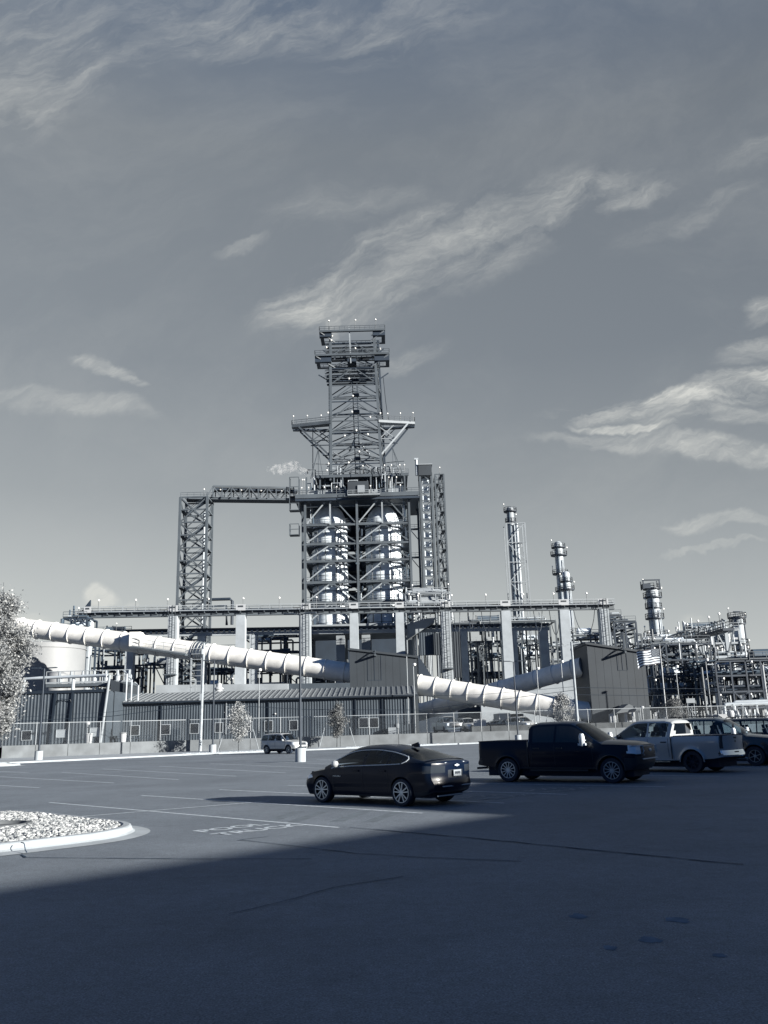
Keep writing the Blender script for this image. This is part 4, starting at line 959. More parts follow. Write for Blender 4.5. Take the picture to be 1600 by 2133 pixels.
def hall():
    Y=102; a=W(250,1462,Y); b=W(865,1447,Y); ze=(a.z+b.z)/2; x0,x1=a.x,b.x
    r=thing('ribbed_hall','long low hall of dark ribbed metal with a grey seamed roof','building',((x0+x1)/2,Y+6,YARD))
    c=MB(); c.box(x0+.02,x1-.02,Y+.02,Y+12,YARD,ze-.05); c.build('wall_core',M_panel,r)
    ribwall(x0,x1,Y,YARD,ze).build('wall',M_panel,r)
    D=7; rise=1.25; rf=MB(); rf.v=[(x0-.2,Y-.45,ze),(x1+.2,Y-.45,ze),(x1+.2,Y+D,ze+rise),(x0-.2,Y+D,ze+rise),(x1+.2,Y+2*D,ze),(x0-.2,Y+2*D,ze),(x0-.2,Y-.45,ze-.12),(x1+.2,Y-.45,ze-.12)]
    rf.f=[(0,1,2,3),(3,2,4,5),(6,7,1,0),(0,3,5),(1,4,2)]; ro=rf.build('roof',M_roof,r)
    s=MB(); x=x0-.1; sl=rise/(D+.45)
    while x<x1+.15: s.beam((x,Y-.46,ze+.045),(x,Y+D,ze+rise+.045),.07,.09); x+=.62
    s.build('roof_seams',mat('seam_metal',.19,.4,var=0),ro)
    g=MB(); g.box(x0-.25,x1+.25,Y-.60,Y-.46,ze-.22,ze-.03); g.build('gutter',M_trim,r)
    for px in (560,741,797,862,337): q=W(px,1480,Y); k=MB(); k.beam((q.x,Y-.12,YARD),(q.x+.0,Y-.12,ze-.2),.16); k.build('downspout',M_trim,r)
    q=W(472,1480,Y); k=MB(); k.beam((q.x,Y-.14,.6+YARD),(q.x,Y-.14,ze-.2),.10); k.build('pale_conduit',M_steelL,r)
    q=W(251,1480,Y); k=MB(); k.beam((q.x,Y-.14,YARD),(q.x,Y-.14,ze-.1),.14); k.build('pale_conduit',M_steelL,r)
    q=W(847,1370,Y); k=MB(); k.tube((q.x,Y-.3,YARD+1.2),(q.x,Y-.3,W(846,1368,Y).z),.05,8); k.build('vent_pipe',M_steelL,r)
    for p0,p1,y0,y1 in ((274,290,1512,1531),(337,354,1510,1529),(397,414,1508,1527),(449,464,1506,1525),(511,525,1504,1523),(552,568,1502,1522),(604,620,1501,1520),(748,767,1496,1515),(770,788,1496,1515)):
        c1=W(p0,y0,Y); c2=W(p1,y1,Y); window(r,c1.x,c2.x,c2.z,c1.z,Y)
    q=W(574,1487,Y); MB().lathe([(.001,-.1),(.12,0),(.001,.1)],(q.x,Y-.15,q.z),10).build('wall_lamp',M_lamp,r,smooth=True)
    q=W(829,1512,Y); MB().box(q.x-.15,q.x+.15,Y-.2,Y-.06,q.z-.2,q.z+.25).build('meter_box',M_steelL,r)
    q=W(818,1524,Y); MB().box(q.x-.5,q.x+.4,Y-1.0,Y-.3,YARD,YARD+.85).build('condenser_unit',M_steelL,r)
    q=W(456,1440,Y+8); MB().lathe([(.45,0),(.45,.55),(.6,.6),(.6,.75),(.35,.9),(.35,1.3),(0,1.3)],(q.x,Y+8,ze+rise-.3),14).build('roof_vent',M_white,ro,smooth=True)
    return ze
ZE=hall()
def shed():
    Y=96; a=W(20,1443,Y); b=W(225,1438,Y); ze=(a.z+b.z)/2; x0,x1=a.x-14,b.x
    r=thing('ribbed_shed','tall dark ribbed shed with a flat roof left of the long hall','building',((x0+x1)/2,Y+6,YARD))
    c=MB(); c.box(x0+.02,x1-.02,Y+.02,Y+13,YARD,ze-.02); c.build('wall_core',M_panel,r); ribwall(x0,x1,Y,YARD,ze,.36).build('wall',M_panel,r)
    k=MB(); k.box(x0-.15,x1+.15,Y-.22,Y-.06,ze-.18,ze+.12); k.build('eave_trim',M_trim,r)
    for px in (112,148): q=W(px,1480,Y); k=MB(); k.beam((q.x-.15,Y-.15,YARD),(q.x+.15,Y-.15,ze-.1),.22); k.build('downspout',M_trim,r)
    q=W(224,1480,Y); k=MB(); k.tube((q.x-.5,Y-.3,YARD),(q.x+.15,Y-.3,ze+1.6),.14,10); k.build('pale_standpipe',M_steelL,r)
    q=W(222,1413,Y); k=MB(); k.path([(q.x+.15,Y-.3,ze+1.5),(q.x-.4,Y,ze+1.6),(q.x-7.5,Y+.5,ze+1.55),(q.x-9.2,Y+.6,ze+1.5),(q.x-9.4,Y+.6,ze+.1)],.17,10); k.build('roof_pipe',M_pipeL,r,smooth=True)
    k=MB(); k.tube((q.x-3.8,Y+.5,ze+1.4),(q.x-3.8,Y+.5,ze),.2,8); k.build('pipe_support',M_pipeL,r)
    for p0,p1,y0,y1,bl in ((47,65,1523,1541,0),(119,137,1521,1535,1),(189,206,1517,1533,1)):
        c1=W(p0,y0,Y); c2=W(p1,y1,Y); window(r,c1.x,c2.x,c2.z,c1.z,Y,blind=bool(bl))
    q=W(133,1462,Y); k=MB(); k.path([(q.x-.8,Y-.2,q.z-.3),(q.x-.2,Y-.3,q.z+.3),(q.x+.8,Y-.3,q.z+.2),(q.x+1.0,Y-.2,q.z-.3)],.05,6); k.build('cable_loop',M_trim,r)
shed()
def greybox():
    Y=103; a=W(231,1416,Y); b=W(264,1426,Y); r=thing('equipment_house','plain grey windowless box wedged between the ribbed shed and hall','building',((a.x+b.x)/2,Y+3,YARD))
    k=MB(); z=W(231,1468,Y).z; k.v=[(a.x,Y,z),(b.x,Y,z+.2),(b.x,Y,b.z),(a.x,Y,a.z),(a.x,Y+6,z),(b.x,Y+6,z+.2),(b.x,Y+6,b.z),(a.x,Y+6,a.z)]
    k.f=[(0,1,2,3),(5,4,7,6),(4,0,3,7),(1,5,6,2),(3,2,6,7),(4,5,1,0)]; k.build('wall',M_house,r)
    k=MB(); k.box(a.x+.2,b.x+1.2,Y+1,Y+6,YARD,z); k.build('dark_void_block',M_dark,r)  # dark block in place of the shaded void under the box
    k=MB()
    for i,x in enumerate((b.x+.1,b.x+.7,b.x+1.5)): k.path([(x,Y-.4,ZE+.0),(x,Y-.4,a.z+.6-i*.7),(x-.6,Y+.4,a.z+1.0-i*.7)],.10,8)
    k.build('riser_pipes',M_pipeL,r,smooth=True)
    k=MB(); k.rail((a.x-8,Y+1,a.z-.2),(a.x+2,Y+1,a.z-.2),1.4,1.8); k.build('handrail',M_steelL,r)
    k=MB(); k.box(a.x-8,a.x+2,Y+1,Y+4,a.z-.6,a.z-.25); k.build('platform',M_steel,r)
    for i in range(7):
        x=a.x-7+i*1.4; k=MB(); k.lathe([(.3,0),(.35,.8),(.2,1.0),(.12,1.5),(0,1.5)],(x,Y+2.5,a.z-.2),10); k.build('valve',M_steelL,r,smooth=True)
greybox()
def clad_house(name,px0,py0,px1,py1,Y,depth,label,davit,panel):
    a=W(px0,py0,Y); b=W(px1,py1,Y); x0,x1=a.x,b.x; r=thing(name,label,'building',((x0+x1)/2,Y+depth/2,YARD))
    f=lambda x:a.z+(b.z-a.z)*(x-x0)/(x1-x0)
    k=MB(); k.v=[(x0,Y+.02,YARD),(x1,Y+.02,YARD),(x1,Y+depth,YARD),(x0,Y+depth,YARD),(x0,Y+.02,a.z),(x1,Y+.02,b.z),(x1,Y+depth,b.z),(x0,Y+depth,a.z)]
    k.f=[(0,1,5,4),(1,2,6,5),(2,3,7,6),(3,0,4,7),(4,5,6,7),(3,2,1,0)]; k.build('wall_core',M_house,r)
    k=MB(); x=x0
    while x<x1-.05: e=min(x+.93,x1); k.v+=[(x,Y-.012,YARD),(e,Y-.012,YARD),(e,Y-.012,f(e)),(x,Y-.012,f(x)),(x,Y+.02,YARD),(e,Y+.02,YARD),(e,Y+.02,f(e)),(x,Y+.02,f(x))]; b_=len(k.v)-8; k.f+=[tuple(b_+i for i in q) for q in ((0,1,2,3),(4,0,3,7),(1,5,6,2))]; x+=.95
    k.build('wall',M_house,r)
    k=MB(); k.v=[(x0-.2,Y-.25,a.z-.12),(x1+.2,Y-.25,b.z-.12),(x1+.2,Y+depth+.2,b.z-.12),(x0-.2,Y+depth+.2,a.z-.12),(x0-.2,Y-.25,a.z+.15),(x1+.2,Y-.25,b.z+.15),(x1+.2,Y+depth+.2,b.z+.15),(x0-.2,Y+depth+.2,a.z+.15)]
    k.f=[(0,1,5,4),(1,2,6,5),(2,3,7,6),(3,0,4,7),(4,5,6,7),(3,2,1,0)]; k.build('roof',M_house,r)
    p=[W(q[0],q[1],Y) for q in davit]; k=MB(); e=p[0]; 
    k.beam((p[1].x,Y,p[1].z),(p[1].x,Y-1.5,p[1].z),.22,.26); k.beam((p[1].x,Y,p[1].z+.75),(p[1].x,Y-1.4,p[1].z+.1),.08); k.beam((p[1].x-.6,Y,p[1].z+.6),(p[1].x,Y-1.4,p[1].z+.12),.06); k.build('davit_beam',M_steel,r)
    c1=W(panel[0],panel[1],Y); c2=W(panel[2],panel[3],Y); k=MB(); w=.05
    for (u0,u1,v0,v1) in ((c1.x,c2.x,c2.z,c2.z+w),(c1.x,c1.x+w,c2.z,c1.z),(c2.x-w,c2.x,c2.z,c1.z),((c1.x+c2.x)/2-w/2,(c1.x+c2.x)/2+w/2,c2.z,c1.z)): k.box(u0,u1,Y-.05,Y-.031,v0,v1)
    k.build('hatch_door',M_dark,r); return r
clad_house('tube_house',728,1352,868,1369,116,9,'slate clad transfer house that the long white tube runs into, middle of the plant',[(750,1376),(782,1366)],(765,1366,795,1417))
h2=clad_house('tube_house',1222,1340,1342,1359,110,9.0,'big square slate clad tower house beside the flagpole',[(1245,1371),(1297,1360)],(1284,1362,1308,1396))
# end walls where the tubes enter are part of the houses; the tubes:
def gallery(name,pts,rad,label,rings,m=M_tube,legs=()):
    A,B=Vector(pts[0]),Vector(pts[1]); r=thing(name,label,'conveyor tube',tuple(A.lerp(B,.5)))
    MB().tube(A,B,rad,40,cap=True).build('shell',m,r,smooth=True,ang=60)
    n=rings; d=(B-A).normalized()
    for i in range(n):
        c=A.lerp(B,(i+.5)/n); k=MB(); k.tube(c-d*.05,c+d*.05,rad+.11,40); k.build('joint_ring',m,r,smooth=True,ang=60)
    return r,d
A=W(-140,1281,130); B=W(740,1403,118.7); g1,d1=gallery('conveyor_gallery',(A,B),1.33,'long white ringed tube descending rightwards from the blossoming tree to the first slate house',24)
A2=W(858,1424,118.7); B2=W(1250,1489,111.6); g2,_=gallery('conveyor_gallery',(A2,B2),1.33,'white ringed tube falling from the first slate house into the square tower house',11)
A3=W(862,1487,131); B3=W(1215,1388,114.5); g3,_=gallery('conveyor_gallery',(A3,B3),1.2,'shaded tube rising behind the falling one up to the square tower house',10)
# walkway on gallery 1 and its trestle
def walkway():
    r=g1; Y=0
    def on(px): t=(px-(-140))/(880); return A.lerp(B,t)
    p=on(306)+Vector((0,-1.7,-.75)); q=on(418)+Vector((0,-1.7,-.75)); k=MB(); k.beam(p,q,1.2,.25); k.build('walkway',M_steel,r); k=MB(); k.rail(p+Vector((0,-.55,.1)),q+Vector((0,-.55,.1)),1.15,1.6,.035); k.build('handrail',M_steelL,r)
    k=MB(); k.box(p.x-.2,p.x+1.3,p.y-.6,p.y+1.2,p.z+.1,p.z+2.1); k.build('access_box',M_tube,r)
    for px in (440,448): pass
    c=on(434); tr=thing('trestle_tower','slim ladder trestle holding up the long tube beside the wooden pole','trestle',(c.x,c.y,YARD))
    for dx in (-.5,1.0):
        for dy in (-1.5,1.5): MB().beam((c.x+dx,c.y+dy,YARD),(c.x+dx,c.y+dy,c.z-1.0),.2).build('leg',M_steelL,tr)
    k=MB(); z=YARD+1
    while z<c.z+1: k.beam((c.x-.5,c.y-1.6,z),(c.x+1.0,c.y-1.6,z),.07); z+=.75
    k.build('ladder',M_steelL,tr)
    for i in range(4): k=MB(); cc=c+d1*(i*.5-.2); k.tube(cc-d1*.05,cc+d1*.05,1.50,40); k.build('joint_ring',M_steel,r,smooth=True)
walkway()
def tank(px0,px1,ytop,Y,zb,label,group=None,m=M_tank,lip=True):
    a=W(px0,ytop,Y); b=W(px1,ytop,Y); rad=(b.x-a.x)/2; c=((a.x+b.x)/2,Y+rad*.1,zb); r=thing('storage_tank',label,'tank',c)
    H=a.z-zb; MB().lathe([(rad,0),(rad,H),(rad*.98,H+.1),(rad*.5,H+.45),(0,H+.6)],c,64).build('shell',m,r,smooth=True,ang=50)
    if lip: MB().lathe([(rad+.03,H-.75),(rad+.15,H-.72),(rad+.15,H-.62),(rad+.03,H-.6)],c,64).build('wind_girder',m,r,smooth=True); k=MB()
    if lip:
        for i in range(30): t=2*math.pi*i/30; x,y=c[0]+math.cos(t)*rad*.97,c[1]+math.sin(t)*rad*.97; k.beam((x,y,zb+H),(x,y,zb+H+.5),.08)
        k.build('roof_fittings',M_steelL,r)
    return r
tank(8,172,1347,138,YARD,'huge round white storage tank beneath the long tube at left')
tank(98,141,1407,121,YARD,'small white round tank standing in front of the huge one',lip=False)
# ================================================================ PLANT
Z3=Vector((0,0,1))
def lamp(par,p,h=1.6,s=.30):
    s*=.78
    k=MB(); p=Vector(p); k.tube(p,p+Z3*h,.06,6); o=k.build('lamp_stem',M_steel,par)
    k=MB(); k.lathe([(s*.9,0),(s*.8,.25),(s*.3,s*1.5),(0,s*1.6)],(p.x,p.y,p.z+h),8); k.build('lamp',M_lamp,par)
def rack(name,label,cat,x0,x1,Y0,Y1,zl,bay,npipe,seed,cm=M_steel,pm=(M_pipeL,M_pipeD,M_steel),rails=True,risers=0,vessels=0,brace=True,cw=.35,lamps=0,prange=(.12,.38),group=None):
    rnd=random.Random(seed); r=thing(name,label,cat,((x0+x1)/2,(Y0+Y1)/2,YARD),group)
    n=max(1,round((x1-x0)/bay)); xs=[x0+(x1-x0)*i/n for i in range(n+1)]; zt=zl[-1]
    for x in xs:
        k=MB()
        for y in (Y0,Y1): k.beam((x,y,YARD),(x,y,zt),cw)
        for z in zl: k.beam((x,Y0,z),(x,Y1,z),cw*.8)
        k.build('column_frame',cm,r)
    for z in zl:
        [MB().beam((x0,y,z),(x1,y,z),cw*.8,cw*1.1).build('floor_beam',cm,r) for y in (Y0,Y1)]
    if brace:
        for i in range(n):
            if rnd.random()<.6:
                j=rnd.randrange(len(zl)); za=YARD if j==0 else zl[j-1]; k=MB(); k.beam((xs[i],Y0-.02,za),(xs[i+1],Y0-.02,zl[j]),.2); k.beam((xs[i+1],Y0-.04,za),(xs[i],Y0-.04,zl[j]),.2); k.build('brace',cm,r)
    if rails:
        k=MB(); k.rail((x0,Y0-.3,zt+.2),(x1,Y0-.3,zt+.2),1.1,2.0,.05); k.build('handrail',M_steelL if cm is not M_dark else M_steel,r)
    for i in range(npipe):
        z=rnd.choice(zl)+rnd.uniform(.2,.9); y=rnd.uniform(Y0-.3,Y1); rr=rnd.uniform(*prange); a=x0+rnd.uniform(-.5,.35*(x1-x0)); b=x1-rnd.uniform(-.5,.35*(x1-x0))
        if rnd.random()<.4: a=x0+rnd.uniform(0,.7)*(x1-x0); b=a+rnd.uniform(.1,.3)*(x1-x0)
        pts=[(a,y,z),(b,y,z)]
        if rnd.random()<.5: pts=[(a,y,z),(b-rr,y,z),(b,y,z-rr),(b,y,z-rnd.uniform(1.5,5))]
        if rnd.random()<.25: pts=[(a,y,z+rnd.uniform(1,2.5)),(a,y,z+rr),(a+rr,y,z)]+pts[1:]
        k=MB(); k.path(pts,rr,8); k.build('pipe',rnd.choice(pm),r,smooth=True)
    for i in range(risers):
        x=rnd.uniform(x0,x1); y=rnd.uniform(Y0-.5,Y1); rr=rnd.uniform(.08,.28); za=rnd.uniform(YARD,zt*.5); zb=rnd.uniform(zt*.6,zt+1.5); s=rnd.choice((-1,1))*rnd.uniform(.6,2.5)
        k=MB(); k.path([(x,y,za),(x,y,zb-rr),(x+math.copysign(rr,s),y,zb),(x+s,y,zb)],rr,8); k.build('riser_pipe',rnd.choice(pm),r,smooth=True)
    for i in range(vessels):
        x=rnd.uniform(x0+1,x1-3); y=rnd.uniform(Y0+.5,Y1-.5); z=rnd.choice(zl)+.9; rr=rnd.uniform(.5,1.0); l=rnd.uniform(2.5,5); k=MB(); k.tube((x,y,z),(x+l,y,z),rr,16); k.tube((x-.25,y,z),(x,y,z),rr*.75,16); k.tube((x+l,y,z),(x+l+.2,y,z),rr*1.12,16); k.build('exchanger',rnd.choice((M_steelL,M_pipeD,M_alu)),r,smooth=True)
    for i in range(lamps):
        lamp(r,(rnd.uniform(x0,x1),Y0-.4,rnd.choice(zl)),1.9,.22)
    return r
# ---- crane runway with its concrete columns
RA=W(163,1272,180); RB=W(1278,1256,190); zt_=(RA.z+RB.z)/2; RA.z=RB.z=zt_; Rd=(RB-RA).normalized()
def runY(px):
    Y=185
    for _ in range(4): x=W(px,1265,Y).x; Y=RA.y+(x-RA.x)*(RB.y-RA.y)/(RB.x-RA.x)
    return W(px,1265,Y).x,Y
def runway():
    r=thing('crane_runway','long elevated crane runway with handrails crossing the plant on concrete columns','crane runway',((RA.x+RB.x)/2,185,YARD))
    k=MB(); k.beam(RA-Z3*.55,RB-Z3*.55,.9,.16); k.beam(RA-Z3*1.0,RB-Z3*1.0,.25,.9); k.beam(RA-Z3*1.45,RB-Z3*1.45,1.0,.14); k.build('girder',M_steel,r)
    k=MB(); k.beam(RA-Z3*.10+Vector((0,.4,0)),RB-Z3*.10+Vector((0,.4,0)),.3,.35); k.build('conductor_duct',M_dark,r)
    k=MB(); k.rail(RA+Vector((0,-.9,-.45)),RB+Vector((0,-.9,-.45)),1.15,2.35,.055); k.build('handrail',M_steelL,r)
    k=MB(); k.rail(RA+Vector((0,1.6,-.45)),RB+Vector((0,1.6,-.45)),1.15,2.35,.05); k.build('handrail',M_steel,r)
    k=MB(); k.beam(RA+Vector((0,-.5,-.5)),RB+Vector((0,-.5,-.5)),1.0,.10); k.build('walkway',M_dark,r)
    L=(RB-RA).length; n=46
    for i in range(n): k=MB(); c=RA+Rd*L*(i+.5)/n; k.beam(c+Vector((0,-.95,-.75)),c+Vector((0,0,-1.1)),.14); k.beam(c+Vector((0,-.95,-.55)),c+Vector((0,-.95,-1.0)),.12); k.build('bracket',M_steel,r)
    for px,w,lad in ((186,1.35,0),(363,1.85,1),(503,1.85,0),(638,1.85,1),(737,1.75,0),(832,1.75,0),(927,2.0,1),(1052,2.0,0),(1173,2.0,0),(1255,2.0,1)):
        x,Y=runY(px); c=thing('concrete_column','','column',(x,Y,YARD),'concrete columns carrying the crane runway')
        c['label']={186:'concrete column at the left end of the crane runway above the storage tank',363:'concrete crane column with caged ladder just right of the lower dark leg of the left stair tower',503:'plain concrete crane column halfway between stair tower and coke drums, crossing behind the white tube',638:'laddered concrete crane column under the left edge of the drum tower',737:'concrete crane column rising from the first slate house roof under the gap between drums',832:'concrete crane column under the right coke drum, above the slate house roof',927:'laddered concrete crane column right of the coke drums',1052:'broad concrete crane column below the slim framed flare stack',1173:'concrete crane column directly behind the leaning wooden pole',1255:'laddered concrete crane column at the right end of the runway'}[px]
        k=MB(); tp=zt_-1.52; k.v=[]; 
        for zz,ww in ((YARD,w*1.18),(tp,w)):
            k.v+=[(x-ww/2,Y-1.1,zz),(x+ww/2,Y-1.1,zz),(x+ww/2,Y+1.1,zz),(x-ww/2,Y+1.1,zz)]
        k.f=[(0,1,5,4),(1,2,6,5),(2,3,7,6),(3,0,4,7),(4,5,6,7)]; k.build('shaft',M_conc,c)
        k=MB(); k.box(x-w*.55,x+w*.55,Y-1.05,Y-.97,zt_-.55,zt_+.75); pl=k.build('number_board',M_white,c)
        k=MB(); k.box(x-w*.30,x+w*.30,Y-1.09,Y-1.055,zt_+.15,zt_+.50); k.build('board_mark',M_house,pl)
        if lad:
            k=MB(); lx=x+.25
            for s in (-.3,.3): k.beam((lx+s,Y-1.45,YARD+3),(lx+s,Y-1.45,zt_+.8),.07)
            z=YARD+3
            while z<zt_+.6: k.beam((lx-.3,Y-1.45,z),(lx+.3,Y-1.45,z),.05); z+=.55
            z=YARD+6
            while z<zt_+.6: k.path([(lx+.42*math.cos(t),Y-1.45-.8*math.sin(t),z) for t in [math.pi*i/6 for i in range(7)]],.035,4); z+=1.3
            for s in (-.42,0,.42): k.beam((lx+s,Y-1.45-(.8 if s==0 else .1),YARD+6),(lx+s,Y-1.45-(.8 if s==0 else .1),zt_+.6),.045)
            k.build('caged_ladder',M_steel,c)
            for zz in (YARD+12.5,):
                k=MB(); k.box(x-1.3,x+1.3,Y-2.4,Y-1.1,zz,zz+.15); k.rail((x-1.3,Y-2.35,zz+.1),(x+1.3,Y-2.35,zz+.1),1.1,1.3,.04); k.build('rest_platform',M_steel,c)
    for px in (208,285,351,436,508,583,660,727,871,941,1012,1090,1153,1222): x,Y=runY(px); lamp(r,(x,Y-.9,zt_-.4),2.3,.30)
    # festoon cables
    for a,b,d in ((945,958,5.2),(975,986,3.6),(1003,1022,4.4),(1112,1130,4.6),(1145,1166,5.2),(1196,1240,5.4),(925,935,3.5)):
        xa,Ya=runY(a); xb,Yb=runY(b); k=MB(); k.path([(xa+(xb-xa)*t,Ya+(Yb-Ya)*t+.8,zt_-1.5-d*(1-(2*t-1)**2)**.8) for t in [i/14 for i in range(15)]],.07,5); k.build('festoon_cable',M_dark,r,smooth=True)
    p=RA+Vector((1.2,0,0)); k=MB(); k.v=[(p.x-.8,p.y,p.z-.4),(p.x+1.2,p.y,p.z-.4),(p.x+1.2,p.y,p.z+2.3),(p.x-.8,p.y+.6,p.z-.4),(p.x+1.2,p.y+.6,p.z-.4),(p.x+1.2,p.y+.6,p.z+2.3)]; k.f=[(0,1,2),(5,4,3),(0,3,4,1),(1,4,5,2),(2,5,3,0)]; k.build('end_stop',M_dark,r)
runway()
# ---- lower conveyor beam row
def lower_row():
    r=thing('girder_bridge','pale steel girder with a row of small corbels below the crane runway','girder',(0,190,YARD))
    a=W(262,1318,187); b=W(1143,1303,197); z=(a.z+b.z)/2; a.z=b.z=z; A_,B_=a,b; L=(b-a).length; d=(b-a).normalized()
    k=MB(); k.beam(a-Z3*.65,b-Z3*.65,.6,.75); k.build('lower_flange',M_steelL,r); k=MB(); k.beam(a+Z3*.1,b+Z3*.1,.5,.55); k.build('web',M_dark,r); k=MB(); k.beam(a+Z3*.5,b+Z3*.5,1.0,.22); k.build('top_flange',M_steel,r)
    n=78
    for i in range(n): k=MB(); c=a+d*L*(i+.5)/n; k.beam(c+Vector((-.22,-.36,-.1)),c+Vector((.22,-.36,-.1)),.2,.36); k.build('corbel',M_steelL,r)
    for px,w,l in ((273,1.7,'pale concrete pier under the corbelled girder, right of the grey box roof'),(421,1.7,'shaded concrete pier behind the white tube left of its trestle'),(529,1.6,'concrete pier under the corbelled girder between two crane columns'),(966,1.5,'narrow pale pier beside the slate corrugated screen'),(1069,1.5,'narrow pier touching the broad crane column below the flare stack'),(1132,2.0,'concrete pier at the right end of the corbelled girder')):
        Y=190
        for _ in range(4): x=W(px,1330,Y).x; Y=a.y+(x-a.x)*(b.y-a.y)/(b.x-a.x)
        k=MB(); k.box(x-w/2,x+w/2,Y-.9,Y+.9,YARD,z-1.05); tag(k.build('concrete_pier',M_conc),l,'pier','concrete piers carrying the corbelled girder')
lower_row()
# ---- left stair tower
def stair_tower(px0,px1,ytop,Y0,dep,zb,label,levels,flights=True,cw=.5,bright=None):
    a=W(px0,ytop,Y0); b=W(px1,ytop,Y0); x0,x1,zt=a.x,b.x,a.z; Y1=Y0+dep
    r=thing('stair_tower',label,'stair tower',((x0+x1)/2,Y0+dep/2,YARD))
    for x in (x0,x1):
        for y in (Y0,Y1): k=MB(); k.beam((x,y,zb),(x,y,zt),cw); k.build('column',M_steel,r)
    h=(zt-levels[0]*0-zb)/levels[1]
    n=levels[1]
    for i in range(n+1):
        z=zb+(zt-zb)*i/n; k=MB()
        for y in (Y0,Y1): k.beam((x0,y,z),(x1,y,z),cw*.55)
        for x in (x0,x1): k.beam((x,Y0,z),(x,Y1,z),cw*.55)
        k.build('tie_beam',M_steel,r)
    for i in range(0,n-1,2):
        za=zb+(zt-zb)*i/n; zc=zb+(zt-zb)*(i+2)/n; k=MB()
        k.beam((x0,Y0,za),(x1,Y0,zc),cw*.45); k.beam((x1,Y0,za),(x0,Y0,zc),cw*.45); k.beam((x0,Y1,za),(x1,Y1,zc),cw*.4); k.beam((x1,Y1,za),(x0,Y1,zc),cw*.4)
        k.beam((x1,Y0,za),(x1,Y1,zc),cw*.4); k.beam((x0,Y1,za),(x0,Y0,zc),cw*.4); k.build('brace',M_steel,r)
    if flights:
        for i in range(n):
            za=zb+(zt-zb)*i/n; zc=zb+(zt-zb)*(i+1)/n; s=i%2; p=Vector((x0+.9 if s else x1-.9,Y0+dep*.3+s*dep*.35,za)); q=Vector((x1-.9 if s else x0+.9,Y0+dep*.3+s*dep*.35,zc)); k=MB()
            for o in (-.5,.5): k.beam(p+Vector((0,o,0)),q+Vector((0,o,0)),.12,.35); k.beam(p+Vector((0,o,1.1)),q+Vector((0,o,1.1)),.08)
            m=9
            for j in range(m): c=p.lerp(q,(j+.5)/m); k.beam(c+Vector((0,-.5,0)),c+Vector((0,.5,0)),.32,.06)
            k.build('stair_flight',M_steel if not s else M_dark,r)
            k=MB(); k.box(min(q.x,q.x-1) if not s else q.x,(q.x if not s else q.x+1),Y0+.3,Y1-.3,zc-.1,zc+.05); k.build('landing',M_dark,r)
            if i%2: lamp(r,(q.x,Y0+.5,zc),1.8,.22)
    return r,(x0,x1,Y0,Y1,zt)
zb0=YARD
TL,tl=stair_tower(376,432,1036,193,6,YARD,'tall open stair tower joined by a truss bridge to the drum structure, left',(0,18),cw=.55)
k=MB(); k.path([(tl[1]-1.2,196,YARD+5),(tl[1]-1.2,196,tl[4]-3)],.22,8); k.build('riser_pipe',M_pipeL,TL,smooth=True)
k=MB(); k.rail((tl[0],193,tl[4]),(tl[1],193,tl[4]),1.1,1.5,.04); k.build('handrail',M_steel,TL)
def bridge():
    a=W(430,1036,196); b=W(618,1037,200); t=W(430,1013,196); z0=a.z; z1=t.z+.1; b.z=z0
    r=thing('access_bridge','high truss footbridge between the stair tower and the drum structure','bridge',((a.x+b.x)/2,197,z0)); d=(b-a); n=9; H=Vector((0,0,z1-z0))
    for oy,m in ((0,M_steel),(3,M_steel)):
        o=Vector((0,oy,0)); k=MB(); k.beam(a+o-Vector((5,0,0)),b+o,.35,.5); k.beam(a+o+d*.07+H,b+o+H-d*.03,.35,.4); k.build('chord',m,r)
        k=MB()
        for i in range(n+1):
            p=a.lerp(b,.07+.9*i/n)+o; k.beam(p,p+H,.22)
            if i<n:
                q=a.lerp(b,.07+.9*(i+1)/n)+o; k.beam(p+H,q,.2) if i%2==0 else k.beam(p,q+H,.2)
        k.beam(a+o,a+o+d*.07+H,.22); k.build('truss_web',m,r)
    k=MB(); k.beam(a+Vector((-5,1.5,-.1)),b+Vector((0,1.5,-.1)),2.8,.25); k.build('floor_deck',M_dark,r)
    k=MB(); k.rail(a+Vector((0,.25,.1)),b+Vector((0,.25,.1)),1.1,1.6,.035); k.build('handrail',M_steel,r)
    k=MB(); k.beam(a+d*.07+H+Vector((0,1.5,-.5)),b+H+Vector((0,1.5,-.5)),2.2,.5); k.build('pipe_tray',M_dark,r)
    for t_ in (.15,.38,.6,.83): p=a.lerp(b,t_)+H*.7; MB().lathe([(.001,-.2),(.28,0),(.001,.2)],tuple(p),8).build('lamp',M_lamp,r)
bridge()
